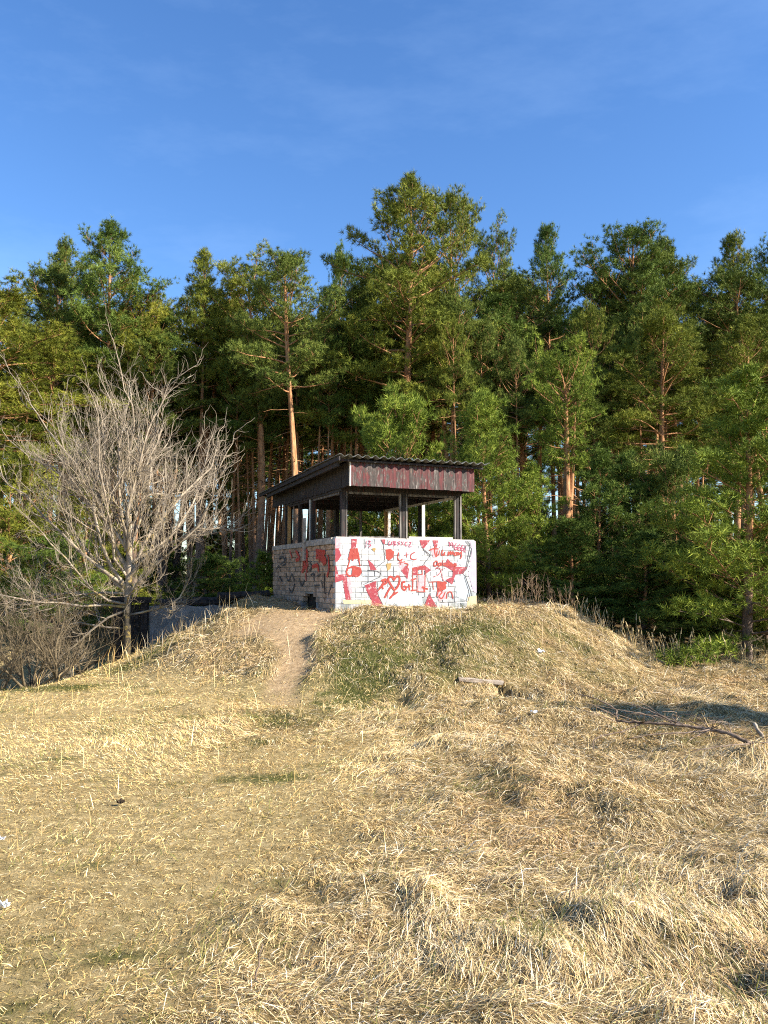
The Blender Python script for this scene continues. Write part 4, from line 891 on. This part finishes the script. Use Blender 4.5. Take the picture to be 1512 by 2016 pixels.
# ------------------------------------------------------------------ grass
rs = np.random.RandomState(3)
t = NT('grass_blades', .7, .15)
t.l(t.attr('col', 'Color'), t.b.inputs['Base Color'])
M_GRASS = t.m
PAL = np.array([(.60, .435, .195), (.70, .545, .285), (.76, .63, .40), (.46, .32, .15), (.26, .17, .08), (.82, .74, .55), (.62, .475, .24)])
PG = np.array([(.12, .125, .026), (.17, .165, .04), (.085, .10, .022), (.25, .22, .075), (.15, .125, .05)])
def field(n, r0, r1, pw, half=32):
    """positions spread over the meadow, thinning out with distance"""
    u = rs.uniform(0, 1, n); r = (r0 ** pw + u * (r1 ** pw - r0 ** pw)) ** (1 / pw); a = R(half) * rs.uniform(-1, 1, n)
    return r * np.sin(a), r * np.cos(a)
def blades(x, y, th, Ln, e0, droop, wd, colr):
    n = len(x); hx, hy = np.cos(th), np.sin(th); h2 = Ln * .5
    z0 = H(x, y)
    x1 = x + hx * h2 * np.cos(e0); y1 = y + hy * h2 * np.cos(e0); e1 = e0 - droop
    x2 = x1 + hx * h2 * np.cos(e1); y2 = y1 + hy * h2 * np.cos(e1)
    d1 = h2 * np.sin(e0); d2 = np.maximum(d1 + h2 * np.sin(e1), .006)
    z1 = np.maximum(H(x1, y1), z0 - .3) + d1; z2 = np.maximum(H(x2, y2), z0 - .4) + d2
    ps = th + math.pi / 2 + rs.normal(0, .5, n); sx_, sy_, sz_ = np.cos(ps) * wd, np.sin(ps) * wd, rs.normal(0, .35, n) * wd
    V = np.empty((n, 5, 3), np.float32)
    V[:, 0] = np.stack([x - sx_ * .7, y - sy_ * .7, z0 - .012 - sz_], 1); V[:, 1] = np.stack([x + sx_ * .7, y + sy_ * .7, z0 - .012 + sz_], 1)
    V[:, 2] = np.stack([x1 + sx_, y1 + sy_, z1 + sz_], 1); V[:, 3] = np.stack([x1 - sx_, y1 - sy_, z1 - sz_], 1); V[:, 4] = np.stack([x2, y2, z2], 1)
    b = np.arange(n)[:, None] * 5; lpz = np.concatenate([b + np.array([[0, 1, 2, 3]]), b + np.array([[3, 2, 4]])], 1)
    C = np.ones((n, 5, 4), np.float32); C[:, :, :3] = colr[:, None]
    return V.reshape(-1, 3), lpz.ravel(), np.tile([4, 3], n), C.reshape(-1, 4)
def colours(x, y, gfac, dark=0.0):
    n = len(x); i = rs.choice(len(PAL), n, p=[.22, .22, .16, .16, .07, .07, .10]); c = PAL[i].copy() * np.array([1.03, 1.0, .93])
    big = fbm(x * .8, y * .8, 61)[:, None]; lg = longgrass(x, y)[:, None]
    c *= (.80 + .40 * big) * rs.uniform(.85, 1.12, (n, 1))
    c = c * (1 - lg) * np.array([1.14, 1.10, .96]) + c * lg * np.array([1.02, 1.03, 1.12])
    br = sst(.55, .72, fbm(x * 1.1, y * 1.1, 67))[:, None] * lg * .5; c = c * (1 - br) + c * br * np.array([.85, .72, .62])
    isg = rs.uniform(0, 1, n) < gfac; c[isg] = PG[rs.choice(len(PG), isg.sum())] * rs.uniform(.8, 1.4, (isg.sum(), 1)); return c, isg
def flow(x, y):
    a = 6.28 * fbm(x * .55, y * .55, 51, 3) * 1.6
    ex = H_s(x + .05, y) - H_s(x - .05, y); ey = H_s(x, y + .05) - H_s(x, y - .05)
    sl_ = np.clip(np.hypot(ex, ey) / .1 * 3, 0, 1)
    vx = np.cos(a) * (1 - sl_ * .8) - ex / (np.hypot(ex, ey) + 1e-6) * sl_; vy = np.sin(a) * (1 - sl_ * .8) - ey / (np.hypot(ex, ey) + 1e-6) * sl_
    return np.arctan2(vy, vx)
H_s = Hs
def keep_mask(x, y):
    u, v = hut_uv(x, y); inside = (u > -.06) & (u < LF + .05) & (v > -.05) & (v < LL + .1)
    hollow = hollow_d(x, y) < .15
    return (rs.uniform(0, 1, len(x)) > path_mask(x, y) * .93) & ~inside & ~hollow
parts = []
# 1 short turf everywhere
x, y = field(275000, 2.1, 21, .72); mot = fbm(x * 9, y * 9, 71, 3); k = keep_mask(x, y) & (rs.uniform(0, 1, len(x)) < .38 + .70 * sst(.42, .60, mot)); x, y = x[k], y[k]; lg = longgrass(x, y); n = len(x)
g = green(x, y) * .8; c, isg = colours(x, y, g)
parts.append(blades(x, y, flow(x, y) + rs.normal(0, 1.2, n), rs.uniform(.022, .085, n) * (1 + .9 * lg) * (1 + .3 * isg), np.abs(rs.normal(.20, .26, n)) + .5 * isg, rs.uniform(.0, .5, n), rs.uniform(.0005, .0011, n) * (1 + .15 * y), c))
# 2 long straw lying along the flow
x, y = field(200000, 2.1, 20, .95); lg = longgrass(x, y); k = keep_mask(x, y) & (rs.uniform(0, 1, len(x)) < lg * .95 + .55); x, y, lg = x[k], y[k], lg[k]; n = len(x)
c, isg = colours(x, y, green(x, y) * .55)
parts.append(blades(x, y, flow(x, y) + rs.normal(0, .55, n), rs.uniform(.10, .30, n) * (.42 + .58 * lg) * np.clip(y / 7, .6, 1), np.abs(rs.normal(.16, .22, n)), rs.uniform(.05, .5, n), rs.uniform(.00055, .0012, n) * (1 + .14 * y), c))
# 3 tussocks
cx_, cy_ = field(4350, 2.2, 18, 1.1); lgc = longgrass(cx_, cy_); k = keep_mask(cx_, cy_) & (rs.uniform(0, 1, len(cx_)) < lgc); cx_, cy_ = cx_[k], cy_[k]
m = 46; nC = len(cx_); R0 = np.repeat(rs.uniform(.05, .16, nC), m); ang = rs.uniform(0, 6.28, nC * m); rr = np.sqrt(rs.uniform(0, 1, nC * m)) * R0
X = np.repeat(cx_, m) + np.cos(ang) * rr; Y = np.repeat(cy_, m) + np.sin(ang) * rr; n = len(X)
fl = np.repeat(flow(cx_, cy_) + rs.normal(0, .5, nC), m); vx = np.cos(ang) * rr / R0 * .9 + np.cos(fl) * 1.0; vy = np.sin(ang) * rr / R0 * .9 + np.sin(fl) * 1.0
gc = np.repeat(green(cx_, cy_) * 1.0 * rs.uniform(.3, 1.2, nC), m); c, isg = colours(X, Y, gc)
c *= np.repeat(rs.uniform(.75, 1.15, nC), m)[:, None]
k = keep_mask(X, Y)
hs_ = np.repeat(rs.uniform(.6, 1.25, nC), m); uu, vv_ = hut_uv(X, Y); hs_ = hs_ * (1 - .65 * ((vv_ > -1.0) & (uu > -1) & (uu < 3.6)))
B = (X, Y, np.arctan2(vy, vx) + rs.normal(0, .35, n), rs.uniform(.08, .20, n) * hs_ * np.clip(Y / 6, .5, 1), rs.uniform(.03, .55, n), rs.uniform(.5, 1.5, n), rs.uniform(.00055, .0012, n) * (1 + .14 * Y), c)
parts.append(blades(*[a[k] for a in B]))
x, y = field(6500, 3, 19, 1.6); md = mound_h(x, y)
k = keep_mask(x, y) & (((md < .9) & (md > .02) & (y > 13.2) & (rs.uniform(0, 1, len(x)) < .8)) | (rs.uniform(0, 1, len(x)) < .10)); x, y = x[k], y[k]; n = len(x)
c, isg = colours(x, y, np.zeros(n)); parts.append(blades(x, y, rs.uniform(0, 6.28, n), rs.uniform(.18, .5, n) * np.clip(y / 12, .5, 1), rs.uniform(1.0, 1.5, n), rs.uniform(.0, .5, n), rs.uniform(.0007, .0012, n) * (1 + .14 * y), c))
n = 1500; uw = rs.uniform(-.1, LF + .1, n); vw = -np.abs(rs.normal(0, .10, n)) - .015; bunch = fbm(uw * 5, uw * 0 + 3, 77, 2); k = rs.uniform(0, 1, n) < sst(.35, .6, bunch); uw, vw = uw[k], vw[k]; n = len(uw)
x = CX + uw * UX - vw * UY; y = CY + uw * UY + vw * UX; c, isg = colours(x, y, np.full(n, .45))
parts.append(blades(x, y, rs.uniform(0, 6.28, n), rs.uniform(.07, .22, n), rs.uniform(.7, 1.4, n), rs.uniform(.0, .6, n), rs.uniform(.002, .0035, n), c))
off = 0; LP = []
for V_, l_, s_, C_ in parts: LP.append(l_ + off); off += len(V_)
me = np_mesh('grass', np.concatenate([p[0] for p in parts]), np.concatenate(LP), np.concatenate([p[2] for p in parts]), False, {'col': (np.concatenate([p[3] for p in parts]), 'FLOAT_COLOR')})
tag(link('grass', me, M_GRASS), 'dry straw-coloured meadow grass with green patches', 'grass', kind='stuff')
print('GRASS', sum(len(p[2]) for p in parts))

# ------------------------------------------------------------------ small things lying and standing about
M_STICK = simple('grey_stick', (.20, .15, .11), (.46, .38, .30), 14)
M_DSTICK = simple('dark_stick', (.06, .04, .028), (.26, .19, .14), 14)
M_WEED = simple('dry_weed', (.16, .10, .06), (.34, .25, .16), 10)
M_REED = simple('dry_reed', (.42, .32, .16), (.62, .50, .28), 10)
t = NT('litter_paper', .7, .3); v = t.coord(); t.base(t.ramp(t.noise(v, 12), (.3, (.62, .62, .64)), (.6, (.85, .85, .85)))); M_PAPER = t.m
M_CLOD = simple('soil_clod', (.03, .02, .012), (.10, .07, .04), 20)
def near_ground(px, py, lift=0.0):
    """where the sight line of a picture point meets the land"""
    x, y, z = ray(px, py)
    d = np.arange(2.5, 30, .02); hz = H(x / y * d, d) + lift; k = np.nonzero(EYE + z / y * d <= hz)[0]
    if len(k): return np.array([x / y * d[k[0]], d[k[0]], hz[k[0]]])
    return np.array([x / y * 16, 16, 0])
# weathered plank half buried in the mound
a = near_ground(903, 1337, .025); b = near_ground(990, 1346, .02); pl = MB()
pl.bar(a, b, .10, .045)
pl.V = [(x + .008 * math.sin(i * 2.3), y, z + .006 * math.cos(i * 1.7)) for i, (x, y, z) in enumerate(pl.V)]
tag(pl.build('weathered_plank', M_STICK), 'short weathered plank lying in the grass on the front of the mound', 'plank')
# fallen branch
def branchy(name, lines, mat, label, cat, lift=0.0, thin=1.0):
    bb = MB()
    for pts, r0_, r1_ in lines:
        p = smooth_line(np.array([(q[0], q[1], q[2] + lift) for q in pts]), 4); rr_ = np.linspace(r0_, r1_, len(p)) * thin * (1 + .12 * np.sin(np.arange(len(p)) * 2.3)); p = p + .006 * np.sin(np.arange(len(p))[:, None] * np.array([1.9, 2.7, 3.1])); bb.tube(p, rr_, 6, True)
    o = bb.build(name, mat, None, True); return tag(o, label, cat)
W = lambda px, py, d: at(px, py, d)
rt = random.Random(6)
main = [W(1478, 1508, 7.7), W(1440, 1488, 7.8), (W(1400, 1479, 7.9)), W(1330, 1468, 8.0), W(1265, 1464, 8.1), W(1214, 1460, 8.2)]
branchy('fallen_branch', [(main, .030, .017), ([main[-1], W(1214, 1440, 8.25), W(1198, 1427, 8.3), W(1165, 1412, 8.4), W(1130, 1404, 8.5)], .016, .006),
    ([main[2], W(1345, 1468, 8.0), W(1300, 1449, 8.2), W(1268, 1434, 8.3), W(1235, 1424, 8.4)], .016, .006), ([main[2], W(1350, 1485, 7.85), W(1290, 1488, 7.8), W(1235, 1498, 7.75)], .014, .006),
    ([main[4], W(1225, 1482, 8.0), W(1175, 1495, 7.9), W(1168, 1525, 7.8)], .012, .005), ([main[2], W(1388, 1465, 8.0), W(1365, 1450, 8.1), W(1340, 1446, 8.2)], .009, .004),
    ([main[0], W(1490, 1505, 7.7), W(1520, 1506, 7.7)], .014, .009), ([main[1], W(1425, 1470, 7.9), W(1400, 1458, 8.0)], .008, .004), ([main[0], W(1430, 1512, 7.6), W(1360, 1524, 7.5)], .012, .005),
    *[([main[i_], tuple(np.array(main[i_]) + np.array([rt.uniform(-.35, .15), rt.uniform(-.3, .3), rt.uniform(.02, .14)])), tuple(np.array(main[i_]) + np.array([rt.uniform(-.7, .1), rt.uniform(-.5, .5), rt.uniform(.02, .25)]))], .007, .003) for i_ in (1, 1, 2, 2, 2, 3, 3, 3, 4, 4, 4, 5, 5)],
    ([main[2], W(1375, 1490, 7.8), W(1352, 1505, 7.7)], .010, .005), ([main[3], W(1290, 1450, 8.1), W(1225, 1445, 8.2)], .009, .004)], M_DSTICK, 'fallen brown branch with bare twigs on the grass at the right', 'branch', .20, .68)
branchy('bleached_stick', [([W(1484, 1424, 8.6), W(1498, 1446, 8.5), W(1525, 1480, 8.3)], .018, .022)], M_PALEB, 'bleached stick poking in at the right edge', 'stick')
for (p0, p1, p2, lab) in (((502, 1938), (508, 1900), (516, 1858), 'thin dark twig standing in the short grass, bottom centre'), ((1114, 1790), (1120, 1768), (1128, 1742), 'thick dark twig standing in the long grass, right of centre')):
    g0 = near_ground(*p0); branchy('upright_twig', [([tuple(g0 - np.array([0, 0, .02])), W(p1[0], p1[1], g0[1]), W(p2[0], p2[1], g0[1] + .03)], .005, .0025)], M_DSTICK, lab, 'twig')
# scraps of paper and a clod
def crumple(name, px, py, sz, mat, label, cat, seed):
    r = np.random.RandomState(seed); c = near_ground(px, py); n = 5; b_ = MB()
    for j in range(n):
        for i in range(n): b_.V.append(tuple(c + np.array([(i / (n - 1) - .5) * sz + r.normal() * sz * .07, (j / (n - 1) - .5) * sz * .7 + r.normal() * sz * .07, .03 + abs(r.normal()) * sz * .22])))
    for j in range(n - 1):
        for i in range(n - 1): q = j * n + i; b_.F.append([q, q + 1, q + n + 1, q + n])
    k = len(b_.V); b_.V += [(x, y, z - .008) for x, y, z in b_.V]; b_.F += [[i + k for i in f][::-1] for f in b_.F]
    tag(b_.build(name, mat), label, cat)
crumple('paper_scrap', 8, 1795, .05, M_PAPER, 'white paper scrap on the short grass at the left edge', 'litter', 1)
crumple('paper_scrap', 4, 1661, .04, M_PAPER, 'small white scrap higher up at the left edge', 'litter', 2)
crumple('paper_scrap', 1065, 1287, .11, M_PAPER, 'white paper scrap on the slope of the mound right of the hut', 'litter', 3)
crumple('paper_scrap', 1051, 1409, .08, M_PAPER, 'white scrap at the foot of the mound below the dark hollow', 'litter', 4)
crumple('soil_clod', 236, 1588, .05, M_CLOD, 'small dark clod on the short grass at the left', 'clod', 5)
# dry weeds on the crest right of the hut
def weed(px, depth, h, seed, n=5):
    r = np.random.RandomState(seed); x = (px - 756) / F * depth; z = Hf(x, depth); b_ = MB()
    for k in range(n):
        a_ = r.uniform(0, 6.28); ln = h * r.uniform(.6, 1.05); p = np.array([r.normal() * .04, r.normal() * .04, -.03]); d = np.array([math.cos(a_) * .22, math.sin(a_) * .22, 1.0]); pts = [p]
        for q in range(4): d = d + r.normal(size=3) * .07; pts.append(pts[-1] + d * ln / 4)
        b_.tube(pts, np.linspace(.006, .003, 5), 3, False)
        for q in range(7):
            u = r.uniform(.35, 1); i = min(int(u * 4), 3); s0 = pts[i] + (pts[i + 1] - pts[i]) * (u * 4 - i); e = r.normal(size=3) * .5 + np.array([0, 0, 1.0])
            b_.tube([s0, s0 + e / np.linalg.norm(e) * ln * .22], [.0035, .002], 3, False)
    o = b_.build('dry_weed', M_WEED, None, False, (x, depth, z)); tag(o, 'dry brown weed on the crest right of the hut', 'weed', 'dry weeds on the mound crest')
for k, (px, h) in enumerate(((985, .30), (1002, .42), (1020, .62), (1034, .70), (1048, .75), (1060, .60), (1075, .68), (1090, .45), (1112, .50), (1128, .42))): weed(px, 16.6 + .25 * math.sin(k * 2.2), h, 50 + k)
def reed(px, depth, h, seed):
    r = np.random.RandomState(seed); x = (px - 756) / F * depth; z = Hf(x, depth); b_ = MB()
    for k in range(9):
        a_ = r.uniform(0, 6.28); ln = h * r.uniform(.55, 1.1); p = np.array([r.normal() * .10, r.normal() * .10, -.03]); d = np.array([math.cos(a_) * .15, math.sin(a_) * .15, 1.0]); pts = [p]
        for q in range(4): d = d + np.array([math.cos(a_), math.sin(a_), 0]) * r.uniform(0, .12); pts.append(pts[-1] + d / np.linalg.norm(d) * ln / 4)
        b_.tube(pts, np.linspace(.005, .0025, 5), 3, False)
        if k % 3 == 0: b_.tube([pts[-1], pts[-1] + (pts[-1] - pts[-2]) * .8], [.011, .004], 4, False)
    tag(b_.build('dry_reed', M_REED, None, False, (x, depth, z)), 'clump of pale dry reeds along the forest foot right of the mound', 'reed', 'dry reeds at the forest foot')
for k in range(22): reed(1135 + k * 17 + 8 * math.sin(k * 3.1), 15.6 + .5 * math.sin(k * 1.9) + (1.2 if k < 6 else 0), .42 + .22 * (k * 7 % 5) / 5, 80 + k)
